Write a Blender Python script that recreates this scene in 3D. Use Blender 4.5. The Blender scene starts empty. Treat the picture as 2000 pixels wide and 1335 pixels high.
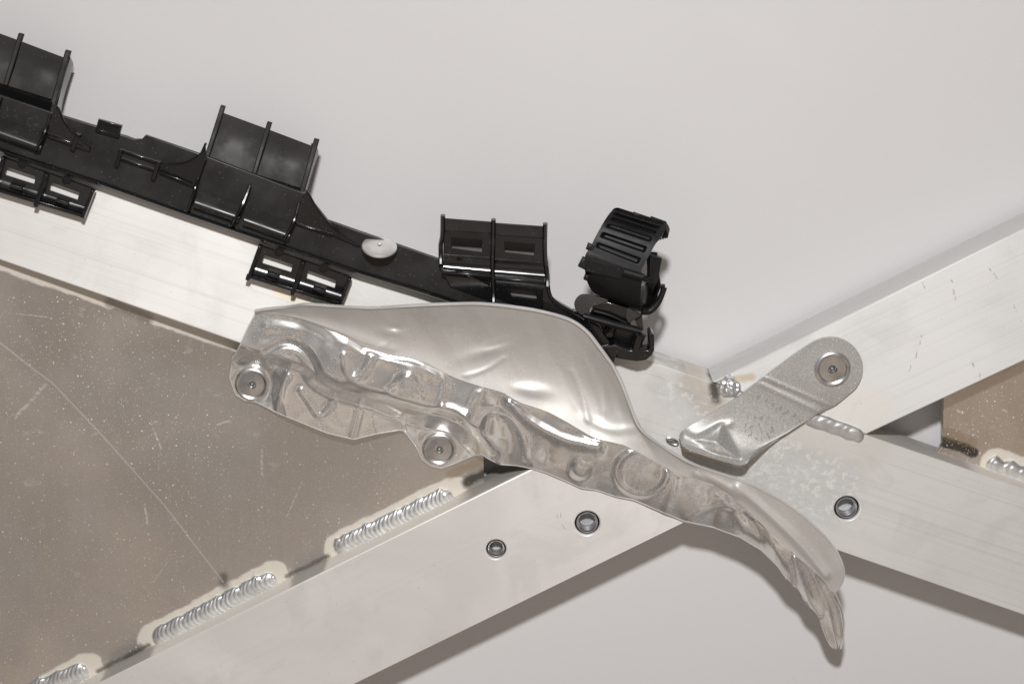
import bpy, bmesh, math, random
import numpy as np
from mathutils import Vector, Matrix, noise as mnoise
random.seed(7); np.random.seed(7)
S = bpy.context.scene
# ------------------------------------------------------------------ camera
H = 0.024                      # height of the bar faces above the backdrop (metres)
MM = 0.001
TILT = math.atan(0.257); FPX = 4000.0; DIST = FPX/5550.0
fw = np.array([0, -math.sin(TILT), -math.cos(TILT)]); rt = np.array([1., 0, 0]); up = np.array([0, math.cos(TILT), -math.sin(TILT)])
CAM = np.array([0, 0, H]) - fw*DIST
cd = bpy.data.cameras.new('camera'); cam = bpy.data.objects.new('camera', cd); S.collection.objects.link(cam)
cd.sensor_width = 36; cd.lens = 72; cd.clip_start = 0.01; cd.clip_end = 50
cam.matrix_world = Matrix((( rt[0], up[0], -fw[0], CAM[0]), (rt[1], up[1], -fw[1], CAM[1]), (rt[2], up[2], -fw[2], CAM[2]), (0, 0, 0, 1)))
S.camera = cam
# ------------------------------------------------------------------ room light
def NW(nt):
    def n(t, **k):
        x = nt.nodes.new(t)
        for a, b in k.items():
            if a == 'op': x.operation = b
            else: setattr(x, a, b)
        return x
    return n
w = bpy.data.worlds.new('World'); S.world = w; w.use_nodes = True
nt = w.node_tree; nt.nodes.clear(); n = NW(nt); L = nt.links.new
tc = n('ShaderNodeTexCoord')
nz = n('ShaderNodeTexNoise'); nz.inputs['Scale'].default_value = 4.0; nz.inputs['Detail'].default_value = 1.5
nz.inputs['Distortion'].default_value = 0.6
L(tc.outputs['Generated'], nz.inputs['Vector'])
rp = n('ShaderNodeValToRGB'); e = rp.color_ramp.elements
e[0].position = 0.34; e[0].color = (0.035, 0.026, 0.02, 1); e[1].position = 0.64; e[1].color = (1.0, 1.0, 1.02, 1)
for p, c in ((0.42, (0.22, 0.17, 0.13, 1)), (0.475, (0.78, 0.61, 0.48, 1)), (0.50, (0.74, 0.60, 0.48, 1)), (0.545, (0.44, 0.45, 0.48, 1))):
    k = e.new(p); k.color = c
L(nz.outputs['Fac'], rp.inputs['Fac'])
# made-up room tones shaped for reflections: darker over the left, brighter lower right
sx = n('ShaderNodeSeparateXYZ'); L(tc.outputs['Generated'], sx.inputs[0])
def wm(op, a, b, clamp=False):
    m = n('ShaderNodeMath', op=op); m.use_clamp = clamp
    for i, v in enumerate((a, b)):
        if isinstance(v, (int, float)): m.inputs[i].default_value = v
        else: L(v, m.inputs[i])
    return m.outputs[0]
g = wm('MULTIPLY', sx.outputs['X'], 1.2); 
gy = wm('MULTIPLY', sx.outputs['Y'], -2.0)
gs = wm('ADD', wm('ADD', g, gy), -0.10, True)
r2 = n('ShaderNodeValToRGB'); e = r2.color_ramp.elements
e[0].position = 0; e[0].color = (0.13, 0.13, 0.132, 1); e[1].position = 0.9; e[1].color = (0.98, 0.84, 0.70, 1)
k = e.new(0.5); k.color = (0.62, 0.49, 0.38, 1)
L(gs, r2.inputs['Fac'])
dx2 = wm('POWER', wm('ABSOLUTE', wm('ADD', sx.outputs['X'], 0.10), 0), 2); dy2 = wm('POWER', wm('ABSOLUTE', wm('ADD', sx.outputs['Y'], 0.30), 0), 2)
near = n('ShaderNodeMapRange'); near.interpolation_type = 'SMOOTHSTEP'; L(wm('SQRT', wm('ADD', dx2, dy2), 0), near.inputs[0])
for i, v in zip((1, 2, 3, 4), (0.18, 0.42, 0.80, 0.18)): near.inputs[i].default_value = v
mx = n('ShaderNodeMix', data_type='RGBA'); L(near.outputs[0], mx.inputs[0])
L(rp.outputs['Color'], mx.inputs[6]); L(r2.outputs['Color'], mx.inputs[7])
bg = n('ShaderNodeBackground'); bg.inputs['Strength'].default_value = 0.62
zr = n('ShaderNodeMapRange'); zr.interpolation_type = 'SMOOTHSTEP'; L(wm('ADD', sx.outputs['Z'], wm('MULTIPLY', sx.outputs['Y'], -0.38)), zr.inputs[0])
for i, v in zip((1, 2, 3, 4), (0.35, 0.93, 0.26, 1.0)): zr.inputs[i].default_value = v
zs = n('ShaderNodeVectorMath', operation='SCALE') if False else n('ShaderNodeVectorMath'); zs.operation = 'SCALE'
L(mx.outputs[2], zs.inputs[0]); L(zr.outputs[0], zs.inputs['Scale']); L(zs.outputs[0], bg.inputs['Color'])
wo = n('ShaderNodeOutputWorld'); L(bg.outputs[0], wo.inputs[0])
# flash head above and slightly left of the camera
ld = bpy.data.lights.new('flash_lamp', 'SPOT'); ld.shadow_soft_size = 0.030; ld.spot_size = math.radians(92); ld.spot_blend = 1.0
ld.energy = 25.0; ld.color = (1.0, 0.992, 0.992)
lo = bpy.data.objects.new('flash_lamp', ld); S.collection.objects.link(lo)
lo.location = (-0.008, 0.48, 0.774)
lo.rotation_euler = (Vector((0.05, -0.30, 0.0)) - Vector(lo.location)).to_track_quat('-Z', 'Y').to_euler()
S.view_settings.view_transform = 'Standard'; S.view_settings.look = 'None'; S.view_settings.exposure = 0.0
S.view_settings.gamma = 1.0
S.cycles.max_bounces = 8

# ------------------------------------------------------------------ helpers
def PA(px, py, z):
    px = np.asarray(px, float); py = np.asarray(py, float); z = np.asarray(z, float)
    d = fw[:, None] + rt[:, None]*((px.ravel()-1000)/FPX) + up[:, None]*((667.5-py.ravel())/FPX)
    t = (z.ravel()-CAM[2])/d[2]
    return (CAM[:, None] + d*t).T
def P(px, py, z): return tuple(PA([px], [py], [z])[0])
def W(pts, z): return [P(x, y, z)[:2] for x, y in pts]      # outline on the plane at height z
PX = 1/5550.0

def mesh(name, verts, faces, mat, parent=None, smooth=True, angle=35):
    me = bpy.data.meshes.new(name); me.from_pydata([tuple(map(float, v)) for v in verts], [], faces); me.validate()
    bm = bmesh.new(); bm.from_mesh(me)
    bmesh.ops.remove_doubles(bm, verts=bm.verts, dist=1e-7)
    bmesh.ops.recalc_face_normals(bm, faces=bm.faces); bm.to_mesh(me); bm.free()
    if smooth:
        me.polygons.foreach_set('use_smooth', [True]*len(me.polygons))
        me.set_sharp_from_angle(angle=math.radians(angle))
    me.materials.append(mat)
    o = bpy.data.objects.new(name, me); S.collection.objects.link(o)
    if parent is not None:
        o.parent = parent; 
        root = parent
        o.matrix_parent_inverse = world_of(parent).inverted()
    return o
_wm = {}
def world_of(o):
    return _wm.get(o.name, Matrix.Identity(4))
def thing(name, label, cat, loc, group=None):
    o = bpy.data.objects.new(name, None); S.collection.objects.link(o); o.location = loc
    o.empty_display_size = 0.01
    _wm[o.name] = Matrix.Translation(loc)
    o['label'] = label; o['category'] = cat
    if group: o['group'] = group
    return o

def area(p): return 0.5*sum(p[i][0]*p[(i+1) % len(p)][1]-p[(i+1) % len(p)][0]*p[i][1] for i in range(len(p)))
def inset(poly, d):           # poly CCW, d>0 shrinks
    out = []; N = len(poly)
    for i in range(N):
        a, b, c = poly[i-1], poly[i], poly[(i+1) % N]
        e1 = Vector((b[0]-a[0], b[1]-a[1])); e2 = Vector((c[0]-b[0], c[1]-b[1]))
        if e1.length < 1e-9 or e2.length < 1e-9: out.append(b); continue
        e1.normalize(); e2.normalize()
        n1 = Vector((-e1.y, e1.x)); n2 = Vector((-e2.y, e2.x)); m = n1+n2
        if m.length < 1e-6: m = n1.copy()
        m.normalize(); k = max(0.45, m.dot(n1))
        out.append((b[0]+m.x*d/k, b[1]+m.y*d/k))
    return out
def flatcaps(o, nrm):
    for p in o.data.polygons:
        if p.normal.dot(nrm) > .9998 or p.normal.dot(nrm) < -.9998: p.use_smooth = False
def smooth_closed(pts, sub=6):
    out = []; N = len(pts)
    for i in range(N):
        p0, p1, p2, p3 = pts[i-1], pts[i], pts[(i+1) % N], pts[(i+2) % N]
        for k in range(sub):
            t = k/sub
            out.append(tuple(0.5*((2*p1[j])+(-p0[j]+p2[j])*t+(2*p0[j]-5*p1[j]+4*p2[j]-p3[j])*t*t+(-p0[j]+3*p1[j]-3*p2[j]+p3[j])*t**3) for j in range(len(p1))))
    return out
def slab(name, outline, ztop, thick, mat, parent=None, holes=(), r=0.3*MM, plane=None, angle=35):
    """prism of a world XY outline; plane=(fn) gives the top height as fn(x,y)"""
    zf = plane if plane else (lambda x, y: ztop)
    outline = list(outline)
    if area(outline) < 0: outline = outline[::-1]
    V = []; F = []
    def loop(p, dz):
        s = len(V); V.extend([(x, y, zf(x, y)+dz) for x, y in p]); return list(range(s, s+len(p)))
    def bridge(a, b):
        N = len(a)
        for i in range(N): F.append((a[i], a[(i+1) % N], b[(i+1) % N], b[i]))
    caps_t, caps_b = [], []
    def rings(p, sgn):
        ls = [loop(p, -thick)]
        ls.append(loop(p, -r))
        if r > 0:
            for a in (30, 60, 90):
                a = math.radians(a)
                ls.append(loop(inset(p, sgn*r*(1-math.cos(a))), -r+r*math.sin(a)))
        for a, b in zip(ls, ls[1:]): bridge(a, b)
        caps_t.append(ls[-1]); caps_b.append(ls[0])
    rings(outline, 1)
    for h in holes:
        h = list(h)
        if area(h) < 0: h = h[::-1]
        rings(h, -1)
    for caps, k in ((caps_t, 1), (caps_b, 0)):
        bm = bmesh.new(); idx = {}
        es = []
        for c in caps:
            vs = []
            for i in c:
                v = bm.verts.new((V[i][0], V[i][1], 0)); idx[v] = i; vs.append(v)
            for i in range(len(vs)): es.append(bm.edges.new((vs[i], vs[(i+1) % len(vs)])))
        bmesh.ops.triangle_fill(bm, use_beauty=True, edges=es)
        for f in bm.faces: F.append(tuple(idx[v] for v in f.verts))
        bm.free()
    ob = mesh(name, V, F, mat, parent, angle=angle)
    x0, y0 = outline[0]; e_ = 1e-3
    gx = (zf(x0+e_, y0)-zf(x0, y0))/e_; gy_ = (zf(x0, y0+e_)-zf(x0, y0))/e_
    flatcaps(ob, Vector((-gx, -gy_, 1)).normalized())
    return ob
def box3(name, pts, thick, mat, parent=None, holes=(), r=0.2*MM):
    """slab on a tilted plane: pts are (px,py,z); plane fitted through them"""
    w3 = [P(*p) for p in pts]
    A = np.array([[q[0], q[1], 1] for q in w3]); zz = np.array([q[2] for q in w3])
    c, *_ = np.linalg.lstsq(A, zz, rcond=None)
    pl = lambda x, y: float(c[0]*x+c[1]*y+c[2])
    def h2w(h):
        out = []
        for x, y in h:
            z = float(np.mean(zz))
            for _ in range(6):
                q = P(x, y, z); z = pl(q[0], q[1])
            out.append(P(x, y, z)[:2])
        return out
    return slab(name, [q[:2] for q in w3], 0, thick, mat, parent, [h2w(h) for h in holes], r, plane=pl)
def resample(pl, N, smooth=True):
    pl = np.array(pl, float)
    d = np.concatenate([[0], np.cumsum(np.linalg.norm(np.diff(pl[:, :2], axis=0), axis=1))]); d /= d[-1]
    t = np.linspace(0, 1, N)
    if not smooth or len(pl) < 3:
        return np.stack([np.interp(t, d, pl[:, j]) for j in range(pl.shape[1])], 1)
    out = np.zeros((N, pl.shape[1]))
    m = np.zeros_like(pl)
    m[1:-1] = (pl[2:]-pl[:-2])/(d[2:]-d[:-2])[:, None]; m[0] = (pl[1]-pl[0])/(d[1]-d[0]); m[-1] = (pl[-1]-pl[-2])/(d[-1]-d[-2])
    i = np.clip(np.searchsorted(d, t, side='right')-1, 0, len(pl)-2)
    h = (d[i+1]-d[i])[:, None]; s = ((t-d[i])[:, None])/h
    return (2*s**3-3*s**2+1)*pl[i]+(s**3-2*s**2+s)*h*m[i]+(-2*s**3+3*s**2)*pl[i+1]+(s**3-s**2)*h*m[i+1]
def grid_obj(name, X, Y, Z, thick, mat, parent, angle=50, flip=False):
    nu, nv = X.shape
    V = PA(X, Y, Z).reshape(nu, nv, 3)
    if thick:
        du = np.gradient(V, axis=0); dv = np.gradient(V, axis=1); N = np.cross(du, dv)
        N /= (np.linalg.norm(N, axis=2, keepdims=True)+1e-12)
        if N[..., 2].mean() < 0: N = -N
        if flip: N = -N
        B = V-N*thick
    idx = np.arange(nu*nv).reshape(nu, nv)
    a, b, c, d = idx[:-1, :-1].ravel(), idx[1:, :-1].ravel(), idx[1:, 1:].ravel(), idx[:-1, 1:].ravel()
    F = np.stack([a, b, c, d], 1).tolist()
    verts = V.reshape(-1, 3)
    if thick:
        o = nu*nv; F += np.stack([d+o, c+o, b+o, a+o], 1).tolist(); verts = np.concatenate([verts, B.reshape(-1, 3)])
        br = list(idx[0, :])+list(idx[1:, -1])+list(idx[-1, :-1][::-1])+list(idx[1:-1, 0][::-1])
        for i in range(len(br)):
            p, q = int(br[i]), int(br[(i+1) % len(br)]); F.append([p, q, q+o, p+o])
    return mesh(name, verts, F, mat, parent, angle=angle)
def coons(Lc, Rc, Tc, Bc, nu, nv, sm=True):
    """T,B run along u; L (u=0), R (u=1) run along v from T to B; points (px,py,z)"""
    T = resample(Tc, nu, sm); B = resample(Bc, nu, sm); Lr = resample(Lc, nv, sm); R = resample(Rc, nv, sm)
    u = np.linspace(0, 1, nu)[:, None, None]; v = np.linspace(0, 1, nv)[None, :, None]
    G = (1-v)*T[:, None]+v*B[:, None]+(1-u)*Lr[None]+u*R[None]-((1-u)*(1-v)*T[0]+u*(1-v)*T[-1]+(1-u)*v*B[0]+u*v*B[-1])
    return G[..., 0], G[..., 1], G[..., 2], np.broadcast_to(u[..., 0], G.shape[:2]), np.broadcast_to(v[..., 0], G.shape[:2])
def loft(name, rows, thick, mat, parent, nu=24, nv=16, disp=None, angle=50, sm=True):
    """rows: list of polylines (px,py,z); smooth across rows"""
    R = np.stack([resample(r, nu, sm) for r in rows], 1)
    nr = R.shape[1]; G = np.zeros((nu, nv, 3))
    t = np.linspace(0, nr-1, nv); ti = np.arange(nr)
    for i in range(nu):
        Q = R[i]; m = np.gradient(Q, axis=0)
        k = np.clip(t.astype(int), 0, nr-2); s = (t-k)[:, None]
        G[i] = (2*s**3-3*s**2+1)*Q[k]+(s**3-2*s**2+s)*m[k]+(-2*s**3+3*s**2)*Q[k+1]+(s**3-s**2)*m[k+1]
    X, Y, Z = G[..., 0], G[..., 1], G[..., 2]
    if disp:
        u = np.linspace(0, 1, nu)[:, None]+0*X; v = np.linspace(0, 1, nv)[None]+0*X
        Z = Z+disp(u, v, X, Y)
    return grid_obj(name, X, Y, Z, thick, mat, parent, angle)
def tube(name, pts, rad, mat, parent, n=8, seg=None, flat=1.0, sm=True):
    pts = resample(pts, seg or max(2, 6*len(pts)), sm and len(pts) > 2)
    V3 = PA(pts[:, 0], pts[:, 1], pts[:, 2]); N = len(V3); V = []; F = []
    rad = np.interp(np.linspace(0, 1, N), np.linspace(0, 1, len(rad)), rad) if hasattr(rad, '__len__') else [rad]*N
    for i in range(N):
        t = Vector(V3[min(i+1, N-1)]-V3[max(i-1, 0)]).normalized()
        a = t.cross(Vector((0, 0, 1)))
        if a.length < 1e-3: a = Vector((1, 0, 0))
        a.normalize(); b = a.cross(t)
        for k in range(n):
            an = 2*math.pi*(k+0.5)/n
            V.append(Vector(V3[i])+a*math.cos(an)*rad[i]+b*math.sin(an)*rad[i]*flat)
    for i in range(N-1):
        for k in range(n): F.append((i*n+k, i*n+(k+1) % n, (i+1)*n+(k+1) % n, (i+1)*n+k))
    F.append(tuple(range(n))); F.append(tuple(range((N-1)*n, N*n)))
    return mesh(name, V, F, mat, parent, angle=40)
def bar4(name, a, b, wpx, depth, mat, parent, r=0.25*MM):
    """straight rectangular strip from a to b (px,py,z), its top on the line, going depth down"""
    A = Vector(P(*a)); B = Vector(P(*b)); d = (B-A); d2 = Vector((d.x, d.y)); n2 = Vector((-d2.y, d2.x)).normalized()*wpx*PX/2
    L2 = d2.length; 
    pl = lambda x, y: A.z+(B.z-A.z)*((x-A.x)*d2.x+(y-A.y)*d2.y)/(L2*L2)
    o = [(A.x+n2.x, A.y+n2.y), (A.x-n2.x, A.y-n2.y), (B.x-n2.x, B.y-n2.y), (B.x+n2.x, B.y+n2.y)]
    return slab(name, o, 0, depth, mat, parent, r=r, plane=pl)
def lathe(name, c, prof, mat, parent, n=40, rot=None, close=True):
    V = []; F = []
    for i, (r, z) in enumerate(prof):
        for k in range(n):
            a = 2*math.pi*k/n; V.append(Vector((r*math.cos(a), r*math.sin(a), z)))
    for i in range(len(prof)-1):
        for k in range(n): F.append((i*n+k, i*n+(k+1) % n, (i+1)*n+(k+1) % n, (i+1)*n+k))
    if close and prof[0][0] > 1e-6: F.append(tuple(range(n)))
    if close and prof[-1][0] > 1e-6: F.append(tuple(range((len(prof)-1)*n, len(prof)*n)))
    M = Matrix.Translation(c) @ (rot.to_matrix().to_4x4() if rot else Matrix.Identity(4))
    return mesh(name, [M @ v for v in V], F, mat, parent, angle=32)
def circ(cx, cy, r, n=36, z=H):
    c = P(cx, cy, z); return [(c[0]+r*math.cos(2*math.pi*k/n), c[1]+r*math.sin(2*math.pi*k/n)) for k in range(n)]

# ------------------------------------------------------------------ materials
class M:
    def __init__(s, name):
        s.m = bpy.data.materials.new(name); s.m.use_nodes = True; s.nt = s.m.node_tree
        s.b = s.nt.nodes['Principled BSDF']; s.tc = s.nt.nodes.new('ShaderNodeTexCoord'); s.co = s.tc.outputs['Object']
        s.col = None; s.bump = None; s.pc = None
    def L(s, a, b): s.nt.links.new(a, b)
    def n(s, t, **k):
        x = s.nt.nodes.new(t)
        for a, b in k.items(): setattr(x, a, b)
        return x
    def math(s, op, a, b=0.0, clamp=False):
        m = s.n('ShaderNodeMath', operation=op); m.use_clamp = clamp
        for i, v in enumerate((a, b)):
            if isinstance(v, (int, float)): m.inputs[i].default_value = v
            else: s.L(v, m.inputs[i])
        return m.outputs[0]
    def noise(s, scale, detail=3, stretch=None, angle=0, rough=0.5, dist=0):
        mp = s.n('ShaderNodeMapping'); s.L(s.co, mp.inputs[0]); mp.vector_type = 'TEXTURE'
        mp.inputs['Rotation'].default_value = (0, 0, angle)
        if stretch: mp.inputs['Scale'].default_value = (stretch, 1, 1)
        t = s.n('ShaderNodeTexNoise'); s.L(mp.outputs[0], t.inputs['Vector'])
        t.inputs['Scale'].default_value = scale; t.inputs['Detail'].default_value = detail
        t.inputs['Roughness'].default_value = rough; t.inputs['Distortion'].default_value = dist
        return t.outputs['Fac']
    def ramp(s, f, a, b, va=0.0, vb=1.0):
        r = s.n('ShaderNodeMapRange'); r.interpolation_type = 'SMOOTHSTEP'; s.L(f, r.inputs[0])
        for i, v in zip((1, 2, 3, 4), (a, b, va, vb)): r.inputs[i].default_value = v
        return r.outputs[0]
    def mix(s, f, a, b):
        m = s.n('ShaderNodeMix', data_type='RGBA')
        for i, v in ((0, f), (6, a), (7, b)):
            if isinstance(v, (tuple, list)): m.inputs[i].default_value = (*v[:3], 1)
            elif isinstance(v, (int, float)): m.inputs[i].default_value = v
            else: s.L(v, m.inputs[i])
        return m.outputs[2]
    def fmix(s, f, a, b):
        m = s.n('ShaderNodeMix', data_type='FLOAT')
        for i, v in ((0, f), (2, a), (3, b)):
            if isinstance(v, (int, float)): m.inputs[i].default_value = v
            else: s.L(v, m.inputs[i])
        return m.outputs[0]
    def specks(s, scale, thr, soft=0.03):
        v = s.n('ShaderNodeTexVoronoi'); v.inputs['Scale'].default_value = scale; s.L(s.co, v.inputs['Vector'])
        d = s.ramp(v.outputs['Distance'], thr, thr+soft, 1, 0)
        sp = s.n('ShaderNodeSeparateColor'); s.L(v.outputs['Color'], sp.inputs[0])
        return s.math('MULTIPLY', d, s.ramp(sp.outputs[0], 0.55, 0.75))
    def warp(s, amt, scale):
        """XY position nudged by noise, for ragged stain outlines"""
        t = s.n('ShaderNodeTexNoise'); s.L(s.co, t.inputs['Vector']); t.inputs['Scale'].default_value = scale; t.inputs['Detail'].default_value = 3
        a = s.n('ShaderNodeVectorMath', operation='SUBTRACT'); s.L(t.outputs['Color'], a.inputs[0]); a.inputs[1].default_value = (.5, .5, .5)
        b = s.n('ShaderNodeVectorMath', operation='SCALE'); s.L(a.outputs[0], b.inputs[0]); b.inputs['Scale'].default_value = amt
        c = s.n('ShaderNodeVectorMath', operation='ADD'); s.L(s.co, c.inputs[0]); s.L(b.outputs[0], c.inputs[1])
        d = s.n('ShaderNodeVectorMath', operation='MULTIPLY'); s.L(c.outputs[0], d.inputs[0]); d.inputs[1].default_value = (1, 1, 0)
        return d.outputs[0]
    def seg(s, p, a, b, r0, r1):
        """mask of a capsule between world XY a and b: 1 inside r0, 0 beyond r1"""
        ba = Vector((b[0]-a[0], b[1]-a[1], 0))
        pa = s.n('ShaderNodeVectorMath', operation='SUBTRACT'); s.L(p, pa.inputs[0]); pa.inputs[1].default_value = (a[0], a[1], 0)
        if ba.length > 1e-6:
            dt = s.n('ShaderNodeVectorMath', operation='DOT_PRODUCT'); s.L(pa.outputs[0], dt.inputs[0]); dt.inputs[1].default_value = ba/ba.length_squared
            h = s.math('ADD', dt.outputs['Value'], 0.0, True)
            sc = s.n('ShaderNodeVectorMath', operation='SCALE'); sc.inputs[0].default_value = ba; s.L(h, sc.inputs['Scale'])
            sb = s.n('ShaderNodeVectorMath', operation='SUBTRACT'); s.L(pa.outputs[0], sb.inputs[0]); s.L(sc.outputs[0], sb.inputs[1]); pa = sb
        ln = s.n('ShaderNodeVectorMath', operation='LENGTH'); s.L(pa.outputs[0], ln.inputs[0])
        return s.ramp(ln.outputs['Value'], r0, r1, 1, 0)
    def segs(s, p, lst, z):
        out = None
        for (a, b, r0, r1) in lst:
            za, zb2 = (z(*a), z(*b)) if callable(z) else (z, z)
            k = s.seg(p, P(a[0], a[1], za)[:2], P(b[0], b[1], zb2)[:2], r0*PX, r1*PX)
            out = k if out is None else s.math('MAXIMUM', out, k)
        return out
    def bumpf(s, f, strength, dist):
        b = s.n('ShaderNodeBump'); b.inputs['Strength'].default_value = strength; b.inputs['Distance'].default_value = dist
        s.L(f, b.inputs['Height'])
        if s.bump is not None: s.L(s.bump, b.inputs['Normal'])
        s.bump = b.outputs[0]; s.L(s.bump, s.b.inputs['Normal'])
    def set(s, **k):
        for a, v in k.items():
            i = s.b.inputs[a.replace('_', ' ')]
            if isinstance(v, (int, float)): i.default_value = v
            elif isinstance(v, (tuple, list)): i.default_value = (*v[:3], 1)
            else: s.L(v, i)
        return s

def backdrop_mat():
    m = M('painted_board'); 
    c = m.mix(m.ramp(m.noise(3, 2), 0.35, 0.65), (0.722, 0.712, 0.712), (0.758, 0.748, 0.748))
    c = m.mix(m.math('MULTIPLY', m.ramp(m.noise(11, 3, stretch=3, angle=-.4), .56, .70), .25), c, (.80, .79, .785))
    sp = m.math('MULTIPLY', m.specks(110, 0.018, 0.02), 0.35)
    c = m.mix(sp, c, (0.45, 0.44, 0.43))
    m.set(Base_Color=c, Roughness=m.ramp(m.noise(6, 3), .3, .7, .38, .55), Specular_IOR_Level=0.4)
    m.bumpf(m.noise(9, 3), 0.25, 0.0012)
    return m.m
def alu(name, ang,  white=0.0, stains=(), mottled=False, scr=(), metal=0.55, grain=1.0, rough=(.38, .52), z=H, base=(0.70, 0.675, 0.65), aniso=.8, side=()):
    m = M(name)
    if aniso:
        cx = m.n('ShaderNodeCombineXYZ'); cx.inputs[0].default_value = -math.sin(ang); cx.inputs[1].default_value = math.cos(ang)
        m.L(cx.outputs[0], m.b.inputs['Tangent']); m.b.inputs['Anisotropic'].default_value = aniso
    gr = m.noise(2300, 3, stretch=110, angle=ang, rough=.65)
    gr2 = m.noise(620, 3, stretch=160, angle=ang)
    bl = m.noise(22, 3, dist=.6)
    c = m.mix(m.ramp(bl, .3, .7), tuple(v*.93 for v in base), tuple(min(1, v*1.05) for v in base))
    c = m.mix(m.math('MULTIPLY', m.ramp(gr, .40, .62), 0.40*grain), c, (0.85, 0.84, 0.82))
    c = m.mix(m.math('MULTIPLY', m.ramp(gr2, .50, .72), 0.13*grain), c, (0.46, 0.45, 0.44))
    ro = m.fmix(m.ramp(gr2, .3, .7), rough[0], rough[1]); me = metal
    pw = m.warp(20*PX, 140)
    for (lst, col, f, mt, rg) in stains:
        k = m.math('MULTIPLY', m.segs(pw, lst, z), f)
        c = m.mix(k, c, col); ro = m.fmix(k, ro, rg); me = m.fmix(k, me, mt)
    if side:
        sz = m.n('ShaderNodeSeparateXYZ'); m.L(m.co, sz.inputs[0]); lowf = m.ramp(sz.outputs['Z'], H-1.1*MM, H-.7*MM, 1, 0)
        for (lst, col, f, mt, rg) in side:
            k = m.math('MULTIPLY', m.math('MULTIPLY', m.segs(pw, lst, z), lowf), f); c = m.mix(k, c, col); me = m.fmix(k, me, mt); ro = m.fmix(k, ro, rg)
    if mottled:
        k = m.segs(pw, mottled, z)
        k = m.math('MULTIPLY', m.math('MULTIPLY', k, m.ramp(m.noise(520, 4, rough=.65), .50, .62)), .85)
        c = m.mix(m.math('MULTIPLY', m.segs(pw, mottled, z), .45), c, (.62, .63, .63)); c = m.mix(k, c, (0.86, 0.85, 0.81)); me = m.fmix(k, me, 0.1)
    if scr:
        pt = m.warp(9*PX, 500)
        k = m.math('MULTIPLY', m.math('MULTIPLY', m.segs(pt, scr, z), m.ramp(m.noise(900, 3),   .38, .6)), 0.48); c = m.mix(k, c, (0.20, 0.16, 0.12))
    for a2, sc2 in ((.5, 900), (-.9, 1100), (2.0, 1000)):
        k = m.math('MULTIPLY', m.math('MULTIPLY', m.ramp(m.noise(sc2, 2, stretch=9, angle=a2, rough=.6), .70, .76), m.ramp(m.noise(30+sc2*.01, 2), .48, .6)), .5)
        c = m.mix(k, c, (.90, .89, .87)); ro = m.fmix(k, ro, .6)
    k = m.math('MULTIPLY', m.ramp(m.noise(34, 4, dist=1.2, rough=.6), .52, .66), .16); c = m.mix(k, c, (.52, .50, .46))
    sp = m.specks(620, 0.13, 0.06); k = m.math('MULTIPLY', sp, 0.55)
    c = m.mix(k, c, (0.85, 0.84, 0.80))
    sd = m.math('MULTIPLY', m.specks(330, 0.035, 0.02), 0.8); c = m.mix(sd, c, (0.10, 0.09, 0.08))
    m.set(Base_Color=c, Metallic=me, Roughness=ro)
    m.bumpf(gr, 0.10*grain, 0.00008); m.bumpf(m.noise(60, 3), 0.12, 0.0004)
    return m.m
def plate_mat(name, stains, z, scr, scr2, tone=((0.62, 0.60, 0.58), (0.76, 0.715, 0.67))):
    m = M(name)
    gr = m.noise(1100, 2, stretch=0.03, angle=0)
    gr = m.noise(700, 3, stretch=30, angle=math.radians(90))
    c = m.mix(m.ramp(m.noise(14, 3, dist=.8), .3, .7), tone[0], tone[1])
    c = m.mix(m.math('MULTIPLY', m.ramp(gr, .4, .7), .16), c, (0.74, 0.71, 0.67))
    ro = m.fmix(m.ramp(m.noise(40, 4), .35, .65), 0.30, 0.40); me = 0.93
    pw = m.warp(15*PX, 170)
    for (lst, col, f, mt, rg) in stains:
        k = m.math('MULTIPLY', m.segs(pw, lst, z), f)
        c = m.mix(k, c, col); ro = m.fmix(k, ro, rg); me = m.fmix(k, me, mt)
    if scr:
        k = m.math('MULTIPLY', m.segs(m.warp(5*PX, 60), scr, z), .35); c = m.mix(k, c, (0.74, 0.74, 0.73)); me = m.fmix(k, me, .4); ro = m.fmix(k, ro, .6)
    if scr2:
        k = m.math('MULTIPLY', m.math('MULTIPLY', m.segs(m.warp(6*PX, 400), scr2, z), m.ramp(m.noise(800, 3), .35, .6)), .5); c = m.mix(k, c, (0.80, 0.79, 0.75)); me = m.fmix(k, me, .4); ro = m.fmix(k, ro, .6)
    k = m.math('MULTIPLY', m.math('MULTIPLY', m.ramp(m.noise(120, 5, rough=.7), .60, .68), m.ramp(m.noise(24, 2), .48, .6)), .40)
    c = m.mix(k, c, (0.72, 0.70, 0.64)); me = m.fmix(k, me, .5)
    dens = m.ramp(m.noise(17, 3, rough=.6), .40, .62, .5, 1.0)
    for sc, th, f in ((430, .10, .95), (900, .15, .7), (1400, .18, .55), (240, .05, .95)):
        k = m.math('MULTIPLY', m.math('MULTIPLY', m.specks(sc, th, .05), f), dens); c = m.mix(k, c, (0.88, 0.86, 0.80)); me = m.fmix(k, me, .1)
    k = m.math('MULTIPLY', m.specks(270, .028, .02), .8); c = m.mix(k, c, (0.05, 0.05, 0.05))
    m.set(Base_Color=c, Metallic=me, Roughness=ro)
    m.bumpf(gr, .12, 0.00008); m.bumpf(m.noise(18, 3), .15, 0.0012)
    return m.m
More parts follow.
